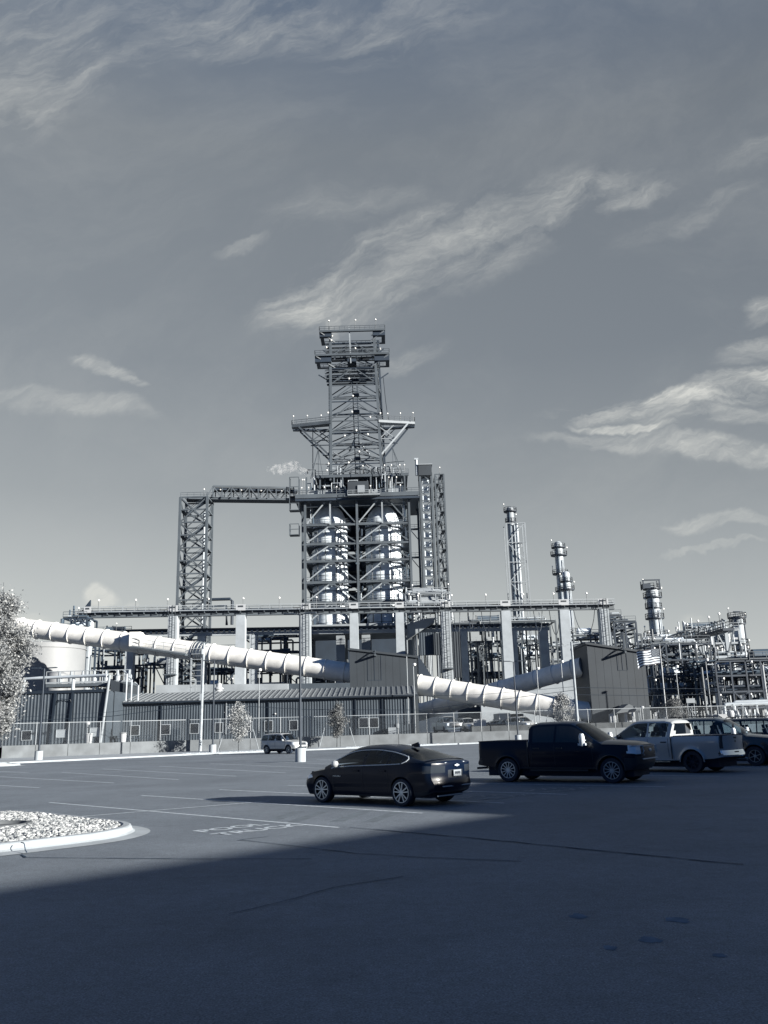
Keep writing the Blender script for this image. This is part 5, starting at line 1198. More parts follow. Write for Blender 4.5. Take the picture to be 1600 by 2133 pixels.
# ---- drum structure
CY0,CY1=200,215
def px_x(px,py=1140,Y=CY0): return W(px,py,Y).x
def px_z(py,px=745,Y=CY0): return W(px,py,Y).z
XL,XM,XR=px_x(636),px_x(745),px_x(855)
LZ=[px_z(y) for y in (1300,1254,1212,1168,1132,1092,1032)]
def drum_structure():
    r=thing('drum_structure','big open steel structure framing the two bright coke drums','steel structure',((XL+XR)/2,207,YARD))
    zt=LZ[-1]
    for x in (XL,XM,XR):
        for y in (CY0,CY1): k=MB(); k.beam((x,y,LZ[0]),(x,y,zt),.52); k.build('column',M_steel,r)
    k=MB(); k.beam((XL-.8,CY0+2,LZ[0]),(XL-.8,CY0+2,zt),.5); k.build('column',M_steel,r)
    for z in LZ[1:-1]:
        k=MB()
        for y in (CY0,CY1): k.beam((XL,y,z),(XR,y,z),.34,.42)
        for x in (XL,XM,XR): k.beam((x,CY0,z),(x,CY1,z),.45,.6)
        k.build('floor_beam',M_steel,r)
        k=MB(); k.box(XL,XR,CY0+.3,CY0+1.3,z-.1,z+.02); k.box(XL,XL+1.6,CY0+2,CY1-.3,z-.1,z+.02); k.box(XR-1.6,XR,CY0+2,CY1-.3,z-.1,z+.02); k.box(XL,XR,CY1-2,CY1-.3,z-.1,z+.02); k.build('grating_floor',M_dark,r)
        k=MB(); k.rail((XL,CY0+.3,z+.35),(XR,CY0+.3,z+.35),1.1,1.6,.045); k.build('handrail',M_steel,r)
    for i in range(len(LZ)-1):
        za,zb=LZ[i],LZ[i+1]
        for x0,x1 in ((XL,XM),(XM,XR)):
            xm=(x0+x1)/2
            for y,w in ((CY0,.27),(CY1,.24)):
                for s,xe in ((-1,x0),(1,x1)):
                    k=MB(); k.beam((xm+s*.5,y,zb-.35),(xe-s*.4,y,za+.45),w); k.build('brace',M_steelL if y==CY0 and s<0 else M_steel,r)
            k=MB(); k.box(xm-.7,xm+.7,CY0-.15,CY0+.1,zb-.65,zb-.25); k.build('gusset',M_steel,r)
    for x0,x1 in ((XL,XM),(XM,XR)):
        xm=(x0+x1)/2; k=MB(); k.beam((xm-.2,CY0-.3,LZ[5]),(xm-.2,CY0-.3,zt),.35); k.build('hanger',M_steelL,r)
    k=MB(); z=(LZ[5]+LZ[6])/2+1.2; k.beam((XL,CY0+.6,z),(XR,CY0+.6,z),.3); k.build('floor_beam',M_steel,r)
    # top deck
    k=MB(); k.box(XL-2.2,XR+2.5,CY0-1.5,CY1+1,zt-1.4,zt-.9); k.build('deck_underside',M_dark,r)
    k=MB(); k.beam((XL-2.2,CY0-1.5,zt-.3),(XR+2.5,CY0-1.5,zt-.3),.3,.9); k.build('deck_edge_beam',M_steel,r)
    k=MB(); k.box(XL-2.2,XR+2.5,CY0-1.3,CY1+1,zt-.85,zt+.15); k.build('deck_slab',M_conc,r)
    # second tier on the deck
    z2=px_z(1000); z3=px_z(990)
    k=MB(); k.box(XL+.5,XR-1.6,CY0+1.2,CY1,zt+.15,zt+1.8); k.build('parapet',M_steelL,r)
    k=MB(); k.box(XL+1,XR-1,CY0+5,CY1-1,zt+1.8,z2-.2); k.build('machine_room',M_dark,r)
    for x in (XL+.3,XL+3.6,XL+7,XM-3.3,XM+3.5,XR-5,XR-.8): [MB().beam((x,y,zt),(x,y,z3),.35).build('deck_post',M_steel,r) for y in (CY0+.6,CY1-1)]
    k=MB(); k.beam((XL+2.5,CY0+.6,z3),(XR+.2,CY0+.6,z3),.45,.5); k.beam((XL+2.5,CY1-1,z3),(XR+.2,CY1-1,z3),.4,.5); k.build('upper_beam',M_steel,r)
    k=MB(); k.box(XL+2.5,XR,CY0+.9,CY1-1.2,z3-.15,z3+.05); k.build('grating_floor',M_dark,r)
    k=MB(); k.rail((XL+2.5,CY0+.5,z3+.3),(XR+.2,CY0+.5,z3+.3),1.1,1.8,.045); k.build('handrail',M_steel,r)
    a=W(724,1003,CY0-2); b=W(768,1030,CY0-2); k=MB(); k.box(a.x,b.x,CY0-2,CY0+1,b.z,a.z); k.build('control_cabin',M_house,r); k=MB(); k.box(b.x-2.6,b.x-.9,CY0-2.3,CY0-1.98,b.z+.4,b.z+2.3); k.build('cabin_unit',M_steelL,r)
    k=MB(); k.box(a.x,px_x(792,1026),CY0-3,CY0-1.3,b.z-.35,b.z-.2); k.rail((a.x,CY0-3,b.z-.2),(px_x(792,1026),CY0-3,b.z-.2),1.1,1.3,.045); k.build('balcony',M_steelL,r)
    [MB().rail((u,CY0-1.4,zt+.1),(v,CY0-1.4,zt+.1),1.1,1.8,.05).build('handrail',M_steel,r) for u,v in ((XL-2.2,a.x),(px_x(792,1026),XR+2.5))]
    rnd=random.Random(4)
    for i in range(46):
        x=rnd.uniform(XL+1,XR-1); y=CY0+rnd.uniform(-.6,4.5); za=zt+rnd.uniform(.2,2.5); zb=rnd.uniform(z2-1.5,z3+3.0); rr=rnd.uniform(.10,.22); s=rnd.choice((-1,1))*rnd.uniform(.8,3)
        k=MB(); k.path([(x,y,za),(x,y,zb),(x+s,y,zb)]+([(x+s,y,zb-rnd.uniform(.6,2))] if rnd.random()<.5 else []),rr,6); k.build('deck_pipe',rnd.choice((M_pipeL,M_steel,M_pipeD,M_steelL)),r)
    for i in range(16): lamp(r,(rnd.uniform(XL-1,XR+1),CY0-1.3,rnd.choice((zt,zt,z3,zt+2))),1.8,.24)
    # left ladder platforms
    lx=XL-2.3
    for y0,y1 in ((996,1036),(1036,1064),(1093,1115)):
        za=px_z(y1,625); zb=px_z(y0,625); k=MB()
        for dx in (-1.3,.9):
            for dy in (0,2): k.beam((lx+dx,CY0-1+dy,za),(lx+dx,CY0-1+dy,zb),.16)
        for z in (za,zb,(za+zb)/2): k.beam((lx-1.3,CY0-1,z),(lx+.9,CY0-1,z),.14); k.beam((lx-1.3,CY0-1,z),(lx-1.3,CY0+1,z),.14)
        k.box(lx-1.3,lx+.9,CY0-1,CY0+1,za-.1,za+.05); k.build('ladder_cage',M_steel,r)
    # interior piping in the bays, both sides of the drums
    for i in range(64):
        j=rnd.randrange(0,6); za,zb=LZ[j],LZ[j+1]; x=rnd.choice((XL+rnd.uniform(.6,2.0),XM+rnd.uniform(-1.2,1.2),XR-rnd.uniform(.4,1.6))); y=rnd.uniform(CY0+.6,CY0+9); rr=rnd.uniform(.10,.24)
        k=MB(); k.path([(x,y,za+.2),(x,y,zb-rnd.uniform(.4,2.5)),(x+rnd.uniform(-1.3,1.3),y,zb-rnd.uniform(.4,2.5))],rr,6); k.build('bay_pipe',rnd.choice((M_pipeL,M_pipeD,M_dark,M_steel,M_pipeD)),r)
    for i in range(34):
        j=rnd.randrange(0,6); x=rnd.uniform(XL+1,XR-1); z=LZ[j]+.3; s=rnd.uniform(.3,.7); k=MB(); k.box(x-s,x+s,CY1-4,CY1-4+s,z,z+rnd.uniform(.8,2.6)); k.build('bay_equipment',rnd.choice((M_dark,M_pipeD,M_steel)),r)
    # dark sheets added behind the bays, standing in for their inner shade
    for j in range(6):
        k=MB(); k.box(XL+.5,XR-.5,CY1-.6,CY1-.3,LZ[j]+(.2 if j%2 else 1.0),LZ[j+1]-.3); k.build('bay_shade_sheet',M_dark,r)
    # concrete table and legs
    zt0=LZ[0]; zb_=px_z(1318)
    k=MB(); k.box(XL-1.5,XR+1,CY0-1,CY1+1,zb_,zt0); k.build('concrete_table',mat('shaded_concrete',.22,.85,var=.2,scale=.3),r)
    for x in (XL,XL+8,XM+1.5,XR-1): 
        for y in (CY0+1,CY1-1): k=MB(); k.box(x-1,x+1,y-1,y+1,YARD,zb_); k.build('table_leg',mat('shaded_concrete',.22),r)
    return r
drum_structure()
def drum(px,label):
    x=W(px,1160,207.5).x; zb=LZ[0]+.2; r=thing('coke_drum',label,'coke drum',(x,207.5,zb),'tall coke drums')
    R0=4.35; zt=px_z(1056,px,207.5); H=zt-zb
    MB().lathe([(R0,0),(R0,H-5.6),(R0*.985,H-4.6),(R0*.9,H-3.2),(R0*.74,H-1.6),(R0*.55,H-.5),(R0*.35,H),(1.3,H+.1),(1.2,H+1.6),(0,H+1.6)],(x,207.5,zb),56).build('shell',M_alu,r,smooth=True,ang=50)
    n=26
    for i in range(n):
        z=(i+.6)*(H-5.2)/n; k=MB(); k.lathe([(R0-.01,z),(R0+.045,z+.02),(R0+.045,z+.12),(R0-.01,z+.14)],(x,207.5,zb),56); k.build('insulation_band',M_alu if i%4 else M_steel,r,smooth=True)
    for j,z in enumerate([q-zb for q in LZ[1:6]]):
        k=MB(); k.lathe([(R0+.05,z),(R0+.7,z),(R0+.7,z+.12),(R0+.05,z+.12)],(x,207.5,zb),40)
        P=[(x+math.cos(t)*(R0+.66),207.5+math.sin(t)*(R0+.66)) for t in [math.pi+math.pi*i/14 for i in range(15)]]
        for a,b in zip(P[:-1],P[1:]): k.rail((*a,zb+z+.1),(*b,zb+z+.1),1.1,9,.04)
        k.build('ring_platform',M_dark,r)
    for a in (-2.2,-1.75,-1.2,-.95): k=MB(); k.tube((x+math.cos(a)*(R0+.4),207.5+math.sin(a)*(R0+.4),zb),(x+math.cos(a)*(R0+.4),207.5+math.sin(a)*(R0+.4),zb+H-6),.10,8); k.build('standpipe',M_steel,r)
drum(688,'left of the two tall bright coke drums inside the steel structure'); drum(799,'right coke drum, half hidden by white pipework at its foot')
# ---- derrick
def derrick():
    Y0,Y1=201,207; Y=Y0; X=lambda px,py=850:W(px,py,Y0).x; Z=lambda py:W(740,py,Y0).z
    r=thing('drilling_derrick','tall dark lattice derrick with winged platforms standing on top of the drum structure','derrick',(X(738),206,Z(1000)))
    xa,xb=X(689.5,990),X(795.5,990); ta,tb=X(688.5,700),X(779,700); zb,zt=Z(1000),Z(690)
    fx=lambda s,z:(xa if s<0 else xb)
    def col(s,z): t=(z-zb)/(zt-zb); return (xa+(ta-xa)*t) if s<0 else (xb+(tb-xb)*t)
    oxs=-.9
    for s in (-1,1):
        k=MB(); k.beam((col(s,zb),Y0,zb),(col(s,zt),Y0,zt),.62); k.build('leg',M_steel,r)
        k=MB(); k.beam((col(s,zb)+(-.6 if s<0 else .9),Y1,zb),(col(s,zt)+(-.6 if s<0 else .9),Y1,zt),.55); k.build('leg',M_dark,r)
        k=MB(); k.beam((col(s,zb)-.1,Y0+3,zb),(col(s,Z(880))-.1,Y0+3,Z(880)),.4); k.build('guide_rail',M_steelL if s>0 else M_steel,r)
    ys=[714,743,767,802,836,876,901,935,966]
    for i,y in enumerate(ys):
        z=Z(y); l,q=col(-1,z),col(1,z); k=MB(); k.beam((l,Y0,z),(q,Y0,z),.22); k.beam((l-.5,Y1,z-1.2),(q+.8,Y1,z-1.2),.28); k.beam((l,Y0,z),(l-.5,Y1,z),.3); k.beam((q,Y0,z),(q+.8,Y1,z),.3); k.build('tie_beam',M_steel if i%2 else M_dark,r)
    zs=[Z(y) for y in (700,714,743,767,802,836,876,901,935,966,1000)]
    for i in range(1,len(zs)-1):
        zu,zd=zs[i],zs[i+1]; l,q=col(-1,zd),col(1,zd); m=(l+q)/2
        for s,e in ((-1,l),(1,q)):
            k=MB(); k.beam((m+s*.5,Y0,zu-.1),(e,Y0,zd+.3),.19); k.build('brace',M_steel,r)
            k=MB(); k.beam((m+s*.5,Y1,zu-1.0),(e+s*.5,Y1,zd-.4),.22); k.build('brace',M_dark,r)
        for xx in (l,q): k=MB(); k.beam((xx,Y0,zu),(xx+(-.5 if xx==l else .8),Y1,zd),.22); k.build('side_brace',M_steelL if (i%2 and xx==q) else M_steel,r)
    for i in range(1,len(zs)-1):
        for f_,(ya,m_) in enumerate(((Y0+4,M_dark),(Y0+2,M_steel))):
            zu,zd=zs[i],zs[i+1]; l,q=col(-1,zd)+.3,col(1,zd)-.2; zm=zu+(zd-zu)*(.35+.3*f_); k=MB(); k.beam((l,ya,zm),(q,ya,zm),.16); k.build('inner_tie',m_,r)
            k=MB(); k.beam((l,ya,zm),((l+q)/2,ya,zu),.14); k.build('inner_brace',m_,r); k=MB(); k.beam((q,ya,zm),((l+q)/2,ya,zu),.14); k.build('inner_brace',m_,r)
    # central drill stem and ladder
    m=(xa+xb)/2+.3
    for dx in (-.55,.55): k=MB(); k.beam((m+dx,Y0+3.5,zb),(m+dx-.4,Y0+3.5,Z(770)),.22); k.build('drill_guide',M_dark,r)
    k=MB(); z=zb
    while z<Z(775): k.beam((m-.55,Y0+3.4,z),(m+.55,Y0+3.4,z),.10); z+=1.0
    k.build('ladder',M_steel,r)
    for yy in (785,815,850,893,925,950): k=MB(); z=Z(yy); k.box(m-.9,m+.7,Y0+3,Y0+4,z,z+.7); k.build('guide_box',M_dark,r)
    # platforms
    def plat(x0,x1,ytop,ybot,front,wings,th=1):
        z1,z0=Z(ytop),Z(ybot); k=MB(); k.box(x0,x1,Y0+front,Y0+front+.9,z1-.15,z1); k.box(x0,x1,Y1,Y1+.8,z1-.15,z1); k.box(x0,x0+.9,Y0+front+.9,Y1,z1-.15,z1); k.box(x1-.9,x1,Y0+front+.9,Y1,z1-.15,z1); k.build('platform',M_dark,r)
        k=MB(); k.beam((x0,Y0+front,z1-.1),(x1,Y0+front,z1-.1),.25,.5); k.build('edge_beam',M_steel,r)
        for s in wings:
            e=x0 if s<0 else x1; f=col(s,z1)+s*(-.2)
            k=MB(); k.box(min(e,f),max(e,f)+(0),Y0+front+.4,Y0+front+1.5,z0+.3,z1-.3); k.build('machinery_box',M_dark,r)
            k=MB(); k.beam((e-s*.3,Y0+front+.1,z1-.4),(f-s*.9,Y0,z0-.8),.25); k.build('knee_brace',M_steelL if s>0 else M_steel,r)
            k=MB(); k.beam((e-s*.3,Y1,z0),(f,Y1,z0-2.4),.25); k.build('knee_brace',M_dark,r)
        k=MB(); k.rail((x0,Y0+front,z1),(x1,Y0+front,z1),1.15,1.3,.05); k.rail((x0,Y0+front,z1),(x0,Y1+1,z1),1.15,1.5,.05); k.rail((x1,Y0+front,z1),(x1,Y1+1,z1),1.15,1.5,.05); k.rail((x0,Y1+1,z1),(x1,Y1+1,z1),1.15,1.5,.05); k.build('handrail',M_steel,r)
    plat(X(666,693),X(802,693),693,706,-1.6,(-1,1)); plat(X(657,743),X(811,743),743,759,-1.8,(-1,1))
    for yy,w in ((711,.15),(724,.5),(731,.2),(763,.15),(771,.45),(781,.25)):
        z=Z(yy); k=MB(); k.box(X(678,yy),X(788,yy),Y0+3,Y0+3.8,z-w,z); k.box(X(678,yy),X(788,yy),Y1-.8,Y1,z-w,z); k.build('sheave_floor',M_dark,r); k=MB(); k.rail((X(676,yy),Y0+1.9,z),(X(790,yy),Y0+1.9,z),1.0,1.2,.04); k.build('handrail',M_steel,r)
    k=MB(); k.beam((X(733),Y0-1,Z(760)),(X(731),Y0-1,Z(683)),.28); k.build('front_mast',M_steelL,r)
    k=MB(); k.box(X(724,752),X(742,752),Y0-1,Y0+3,Z(756),Z(750)); k.build('crown_block',M_dark,r)
    for px,yt in ((686,673),(741,676),(783,675)):
        p=W(px,693,Y0); lamp(r,(p.x,Y0-1.5,Z(693)),2.6,.32)
    for px,y in ((692,700),(775,699),(690,709),(680,724),(740,726),(792,727),(697,748),(774,749),(727,789),(735,825),(733,858),(771,869),(683,860),(792,861),(742,897),(718,908),(766,905),(748,941),(684,966),(726,964),(681,980)):
        p=W(px,y,Y0-.5); MB().lathe([(.001,-.22),(.27,0),(.2,.2),(.001,.3)],tuple(p),8).build('lamp',M_lamp,r)
    # wings
    z1=Z(877)
    for s,tip,yt in ((-1,609,886),(1,864,887)):
        e=W(tip,yt,Y0+3); b0=col(s,z1); th=.65
        k=MB(); P=[(b0,Y0-.6),(e.x,Y0+1.5),(e.x,Y0+3.0),(b0,Y0+1.6)]; 
        P=P if s>0 else P[::-1]; k.prism(P,z1-th,z1-.05); k.build('wing_platform',M_steelL if s>0 else M_steel,r)
        k=MB(); k.rail((b0,Y0-.6,z1),(e.x,Y0+1.5,z1),1.15,1.3,.05); k.rail((e.x,Y0+1.5,z1),(e.x,Y1-1,z1),1.15,1.3,.05); k.build('handrail',M_steel,r)
        k=MB(); k.prism([(b0,Y1-1),(e.x,Y1-2),(e.x,Y1-1),(b0,Y1+.2)][::s],z1-th*.8,z1-.1); k.beam((e.x-s*.5,Y0+4,z1-.5),(e.x-s*.5,Y1-2,z1-.5),.5); k.build('wing_platform',M_dark,r)
        ex=e.x-s*1.8
        for yy,m_ in ((Y0+1.2,M_steelL if s>0 else M_steel),(Y1-1,M_dark)):
            k=MB(); k.beam((ex,yy,z1-th),(col(s,Z(950)),yy if yy>205 else Y0,Z(950)),.38); k.build('wing_strut',m_,r)
            k=MB(); k.beam((ex-s*3.2,yy,z1-th),(col(s,Z(895)),yy,Z(912)),.2); k.build('wing_strut',m_,r)
            k=MB(); k.beam((col(s,Z(885)),yy,z1-1.2),(ex-s*3.0,yy,Z(913)),.22); k.beam((col(s,Z(912)),yy,Z(912)),(ex-s*2.6,yy,Z(912)),.2); k.build('wing_tie',m_,r)
        for t in (.25,.6,.95): lamp(r,(b0+(e.x-b0)*t,Y0+.8,z1),1.9,.25)
    k=MB(); k.beam((X(649.5,890),Y0+3,z1-.5),(X(649.5,985),Y0+3,Z(985)),.18); k.build('hanging_line',M_steel,r)
    k=MB(); k.path([(X(793,770)+.6,Y0+5,Z(770)),(X(798,820)+.6,Y0+5,Z(820)),(X(802,850)+.6,Y0+5,Z(850)),(X(808,876)+.6,Y0+5,Z(876))],.09,5); k.build('hose',M_trim,r)
    for a,b,c in ((648,664,985),(840,819,985)):
        k=MB(); k.beam((X(a,c),Y0-1,Z(c+12)),(X(b,c),Y0-1,Z(937)),.2); k.beam((X(b+(14 if a>700 else 10),c),Y0-1,Z(c+12)),(X(b,c),Y0-1,Z(937)),.14); k.beam((X(b,c),Y0-1,Z(c+12)),(X(b,c),Y0-1,Z(937)),.14); k.beam((X(a+(2 if a<700 else -2)),Y0-1,Z(966)),(col(-1 if a<700 else 1,Z(966)),Y0,Z(966)),.14); k.build('jib_frame',M_steel,r)
    rnd=random.Random(9)
    for i in range(26):
        x=rnd.uniform(xa+.8,xb-.8); z=rnd.uniform(Z(998),Z(925)); k=MB(); k.beam((x,Y0+rnd.uniform(1,5.5),z),(x+rnd.uniform(-3.5,3.5),Y0+rnd.uniform(1,5.5),z+rnd.uniform(-2,3)),rnd.uniform(.12,.3)); k.build('lower_member',rnd.choice((M_dark,M_steel,M_steelL,M_dark)),r)
derrick()
# ---- elevator and stair tower right of the drums
def elevator():
    Y0=209; X=lambda px,py=1100:W(px,py,Y0).x; Z=lambda py:W(890,py,Y0).z
    r=thing('elevator_tower','slim elevator tower with a slate cap and lit duct right of the coke drums','elevator tower',(X(888),204,YARD)); zb,zt=Z(1240),Z(985)
    for px in (876,900):
        for y in (Y0,Y0+4.5): k=MB(); k.beam((X(px+3),y,YARD),(X(px+3),y,zt),.5); k.build('column',M_steel,r)
    k=MB(); k.beam((X(872.5),Y0+1,YARD+14),(X(872.5),Y0+1,Z(1030)),.55); k.build('dark_rail',M_dark,r)
    n=13; rnd=random.Random(2)
    for i in range(n):
        za=zb+(zt-zb)*i/n; zc=zb+(zt-zb)*(i+1)/n; a,b=X(879),X(903); k=MB(); k.beam((a,Y0,za),(b,Y0,za),.22); k.beam((a,Y0,za),(b,Y0,zc),.2) if i%2 else k.beam((b,Y0,za),(a,Y0,zc),.2); k.build('brace',M_steel,r)
        k=MB(); k.box(a+.6,b-.5,Y0+2.4,Y0+3.6,za+.4,zc-.5); k.build('duct_panel',M_alu,r)
        if i%3==1: k=MB(); k.beam((XR+.4,Y0+1,za),(X(874),Y0+1,za),.3); k.beam((XR+.4,Y0+1,za),(X(874),Y0+1,za-3),.18); k.rail((XR+.4,Y0+.6,za+.1),(X(872),Y0+.6,za+.1),1.1,1,.04); k.build('link_walkway',M_dark,r)
    a,b=X(872,980),X(899,980); k=MB(); k.box(a,b,Y0-.6,Y0+5,Z(991),Z(969)); k.build('motor_room',M_house,r); k=MB(); k.box(a-.2,b+.2,Y0-.8,Y0+5.2,Z(969)-.05,Z(967.5)); k.build('cap_roof',M_steelL,r)
    k=MB(); k.tube((X(868,980),Y0,Z(990)),(X(868,980),Y0,Z(957)),.35,10); k.tube((X(868,980)-.5,Y0,Z(956)),(X(868,980)+.5,Y0,Z(956)),.35,10); k.build('vent_stack',M_pipeL,r,smooth=True)
elevator()
TR,tr=stair_tower(906,924,988,210,5,YARD,'narrow zigzag stair tower at the far right of the drum structure',(0,26),cw=.38)
rack('valve_skid','bright tangle of white pipes at the foot of the elevator tower','pipework',W(845,1250,196).x,W(938,1250,196).x,194,199,[W(880,1275,196).z,W(880,1258,196).z,W(880,1240,196).z],3,26,31,cm=M_steelL,pm=(M_pipeL,M_pipeL,M_steelL,M_white),risers=18,vessels=3,brace=False,cw=.25,lamps=5,prange=(.14,.35))
# ---- columns and stacks behind
M_shell=mat('weathered_cladding',.40,.5,var=.2,scale=.5,spec=.4)
def column_tower(px,ytop,Y,dia,label,plats,lean=None,m=M_shell,zbase=YARD,pipes=2,top='dome'):
    p=W(px,ytop,Y); x=p.x; zt=p.z; r=thing('distillation_column',label,'column',(x,Y,YARD)); R0=dia/2
    MB().lathe([(R0,0),(R0,zt-YARD-.8),(R0*.8,zt-YARD-.3),(R0*.3,zt-YARD),(0,zt-YARD)],(x,Y,YARD),28).build('shell',m,r,smooth=True)
    for py,w,h in plats:
        z=W(px,py,Y).z; k=MB(); R1=R0*w; k.lathe([(R0,z-.15),(R1,z-.15),(R1,z+.1),(R0,z+.1)],(x,Y,0),18)
        P=[(x+math.cos(t)*R1,Y+math.sin(t)*R1,z) for t in [2*math.pi*i/12 for i in range(13)]]
        for a,b in zip(P[:-1],P[1:]): k.rail(a,b,1.2,9,.055)
        k.build('ring_platform',M_dark if h else M_steel,r)
    for i in range(pipes):
        a=-1.9+i*.9; k=MB(); k.path([(x+math.cos(a)*(R0+.4),Y+math.sin(a)*(R0+.4),YARD+6),(x+math.cos(a)*(R0+.4),Y+math.sin(a)*(R0+.4),zt-2-i*4)],.18,6); k.build('side_pipe',M_pipeL if i%2 else M_pipeD,r)
    for i,(py,w,h) in enumerate(plats): z=W(px,py,Y).z; lamp(r,(x+R0*w*(1 if i%2 else -1),Y-.5,z),2.2,.3)
    return r,x,zt,R0
t,x,zt,R0=column_tower(1062,1056,260,2.2,'slim pale stack held in an open lattice frame, tallest beyond the crane runway',[(1066,1.8,1),(1088,1.5,1)],m=M_steelL)
def frame_stack():
    Y=258; a=W(1054,1090,Y); b=W(1091,1090,Y); k=None; z0=YARD; z1=a.z; xs=(a.x,b.x+.3); 
    for s in xs:
        for y in (Y,Y+5): k=MB(); k.beam((s,y,z0),(s,y,z1),.35); k.build('frame_leg',M_steelL,t)
    n=10
    for i in range(n):
        za=z0+(z1-z0)*i/n; zc=z0+(z1-z0)*(i+1)/n; k=MB(); k.beam((xs[0],Y,zc),(xs[1],Y,zc),.22); k.beam((xs[0],Y,za),(xs[1],Y,zc),.2) if i%2 else k.beam((xs[1],Y,za),(xs[0],Y,zc),.2); k.beam((xs[0],Y+5,zc),(xs[1],Y+5,zc),.2); k.build('frame_brace',M_steelL,t)
    k=MB(); k.tube((x+1.6,Y+1,z0),(x+1.6,Y+1,z1),.45,10); k.build('flare_riser',M_pipeL,t,smooth=True)
    k=MB(); q=W(1085,1140,Y); k.path([(x+1.6,Y+.5,q.z),(q.x+.3,Y+.5,q.z+.3),(q.x+.4,Y+.5,q.z+1.8)],.25,6); k.path([(x+1.6,Y+.5,q.z+1.4),(q.x+.3,Y+.5,q.z+1.7)],.2,6); k.build('loop_pipe',M_steelL,t)
frame_stack()
column_tower(1162,1128,262,2.5,'bright column with four dark ring platforms right of the lattice stack',[(1141,1.7,1),(1157,2.0,1),(1196,1.9,1),(1232,1.5,1)],pipes=3)
column_tower(1178,1190,255,2.3,'shorter bright column tucked against the platformed one',[(1212,1.6,1),(1229,1.9,1),(1318,1.9,0)])
column_tower(1357,1222,215,3.0,'thick bright column with staggered platforms above the slate tower house corner',[(1227,1.45,1),(1245,1.5,1),(1267,1.35,1),(1289,1.5,1),(1325,1.9,1)],pipes=4)
def crown_frame():
    p=W(1352,1228,213); k=MB(); z=p.z
    for dx in (-2,2):
        for dy in (-1,1): k.beam((p.x+dx+.4,213+dy,z),(p.x+dx+.4,213+dy,z+2.2),.25)
    k.beam((p.x-1.8,212,z+2.2),(p.x+2.6,212,z+2.2),.3); k.box(p.x-1.6,p.x+.2,212,214,z+.2,z+1.4); r=thing('davit_frame','dark lifting frame on top of the thick platformed column','davit',tuple(p)); k.build('frame',M_dark,r)
crown_frame()
column_tower(1535,1285,215,2.9,'bright column at far right with a dark side pipe, above the pipe maze',[(1287,1.5,1),(1300,1.3,1),(1342,1.3,1),(1355,1.4,1)],pipes=1)
k=MB(); a=W(1541,1283,214); b=W(1556,1352,214); k.path([(a.x-1.5,214,a.z+1),(a.x+.7,214,a.z+1),(a.x+.8,214,a.z-1),(a.x+.8,214,YARD+8)],.22,6); tag(k.build('overhead_pipe',M_dark,None,smooth=True),'dark hooked pipe running down the right side of the far right column','pipe')
# ---- coke pit walls, screens, low structures between the piers
def slab(name,px0,py0,px1,py1,Y,th,label,cat,m,zb=YARD):
    a=W(px0,py0,Y); b=W(px1,py1,Y); k=MB(); k.v=[(a.x,Y,zb),(b.x,Y,zb),(b.x,Y+th,zb),(a.x,Y+th,zb),(a.x,Y,a.z),(b.x,Y,b.z),(b.x,Y+th,b.z),(a.x,Y+th,a.z)]; k.f=[(0,1,5,4),(1,2,6,5),(2,3,7,6),(3,0,4,7),(4,5,6,7),(3,2,1,0)]
    return tag(k.build(name,m),label,cat)
slab('pit_wall',262,1450,325,1449,150,1.5,'low dark concrete wall behind the roof pipes left of the long hall','wall',M_house)
slab('pit_wall',325,1427,600,1424,152,1.5,'long concrete pit wall showing above the left half of the hall roof','wall',mat('pit_concrete',.26,.85,var=.2,scale=.3))
slab('pit_wall',600,1424,735,1422,153,1.5,'darker pit wall under the falling tube end left of the slate house','wall',M_panel)
slab('pit_wall',1000,1428,1210,1395,140,1.5,'grey pit wall behind the crossing of both white tubes','wall',mat('pit_concrete',.26))
slab('pit_wall',868,1475,1200,1468,142,1.5,'dark wall beneath the rising tube behind the parked yard cars','wall',M_dark)
def screen(px0,px1,py0,py1,Y,label,m=M_house,rib=.5):
    a=W(px0,py0,Y); b=W(px1,py1,Y); r=thing('corrugated_screen',label,'screen wall',((a.x+b.x)/2,Y,YARD)); ribwall(a.x,b.x,Y,b.z,a.z,rib,.08).build('sheet',m,r); k=MB(); k.box(a.x,b.x,Y+.05,Y+1.0,b.z,a.z); k.build('backing',M_dark,r)
screen(873,905,1318,1364,178,'dark corrugated screen between the right drum and the laddered column',M_panel)
screen(903,918,1319,1364,177,'narrow lighter corrugated strip left of the laddered column')
screen(942,963,1316,1411,178,'tall slate corrugated screen right of the laddered column')
slab('dark_hall',871,1364,922,1445,158,12,'black recess building above the start of the falling tube','building',M_dark,zb=W(871,1445,158).z)
k=MB()
for px in (880,900,914): q=W(px,1364,157.8); k.beam((q.x,157.8,q.z),(q.x,157.8,q.z-8),.22)
tag(k.build('steel_posts',M_steel),'three grey posts standing in front of the black recess','posts') if False else None
k=MB(); a=W(846,1327,186); b=W(905,1282,186); c=W(905,1296,186); k.v=[]
P=[W(848,1300,192),W(905,1283,192),W(905,1296,192),W(850,1331,192)]
k.v=[tuple(p) for p in P]+[(p.x,p.y+4,p.z) for p in P]; k.f=[(0,3,2,1),(4,5,6,7),(0,1,5,4),(1,2,6,5),(2,3,7,6),(3,0,4,7)]; tag(k.build('coke_chute',mat('shaded_concrete',.22)),'slanting concrete chute under the crane runway below the valve tangle','chute')
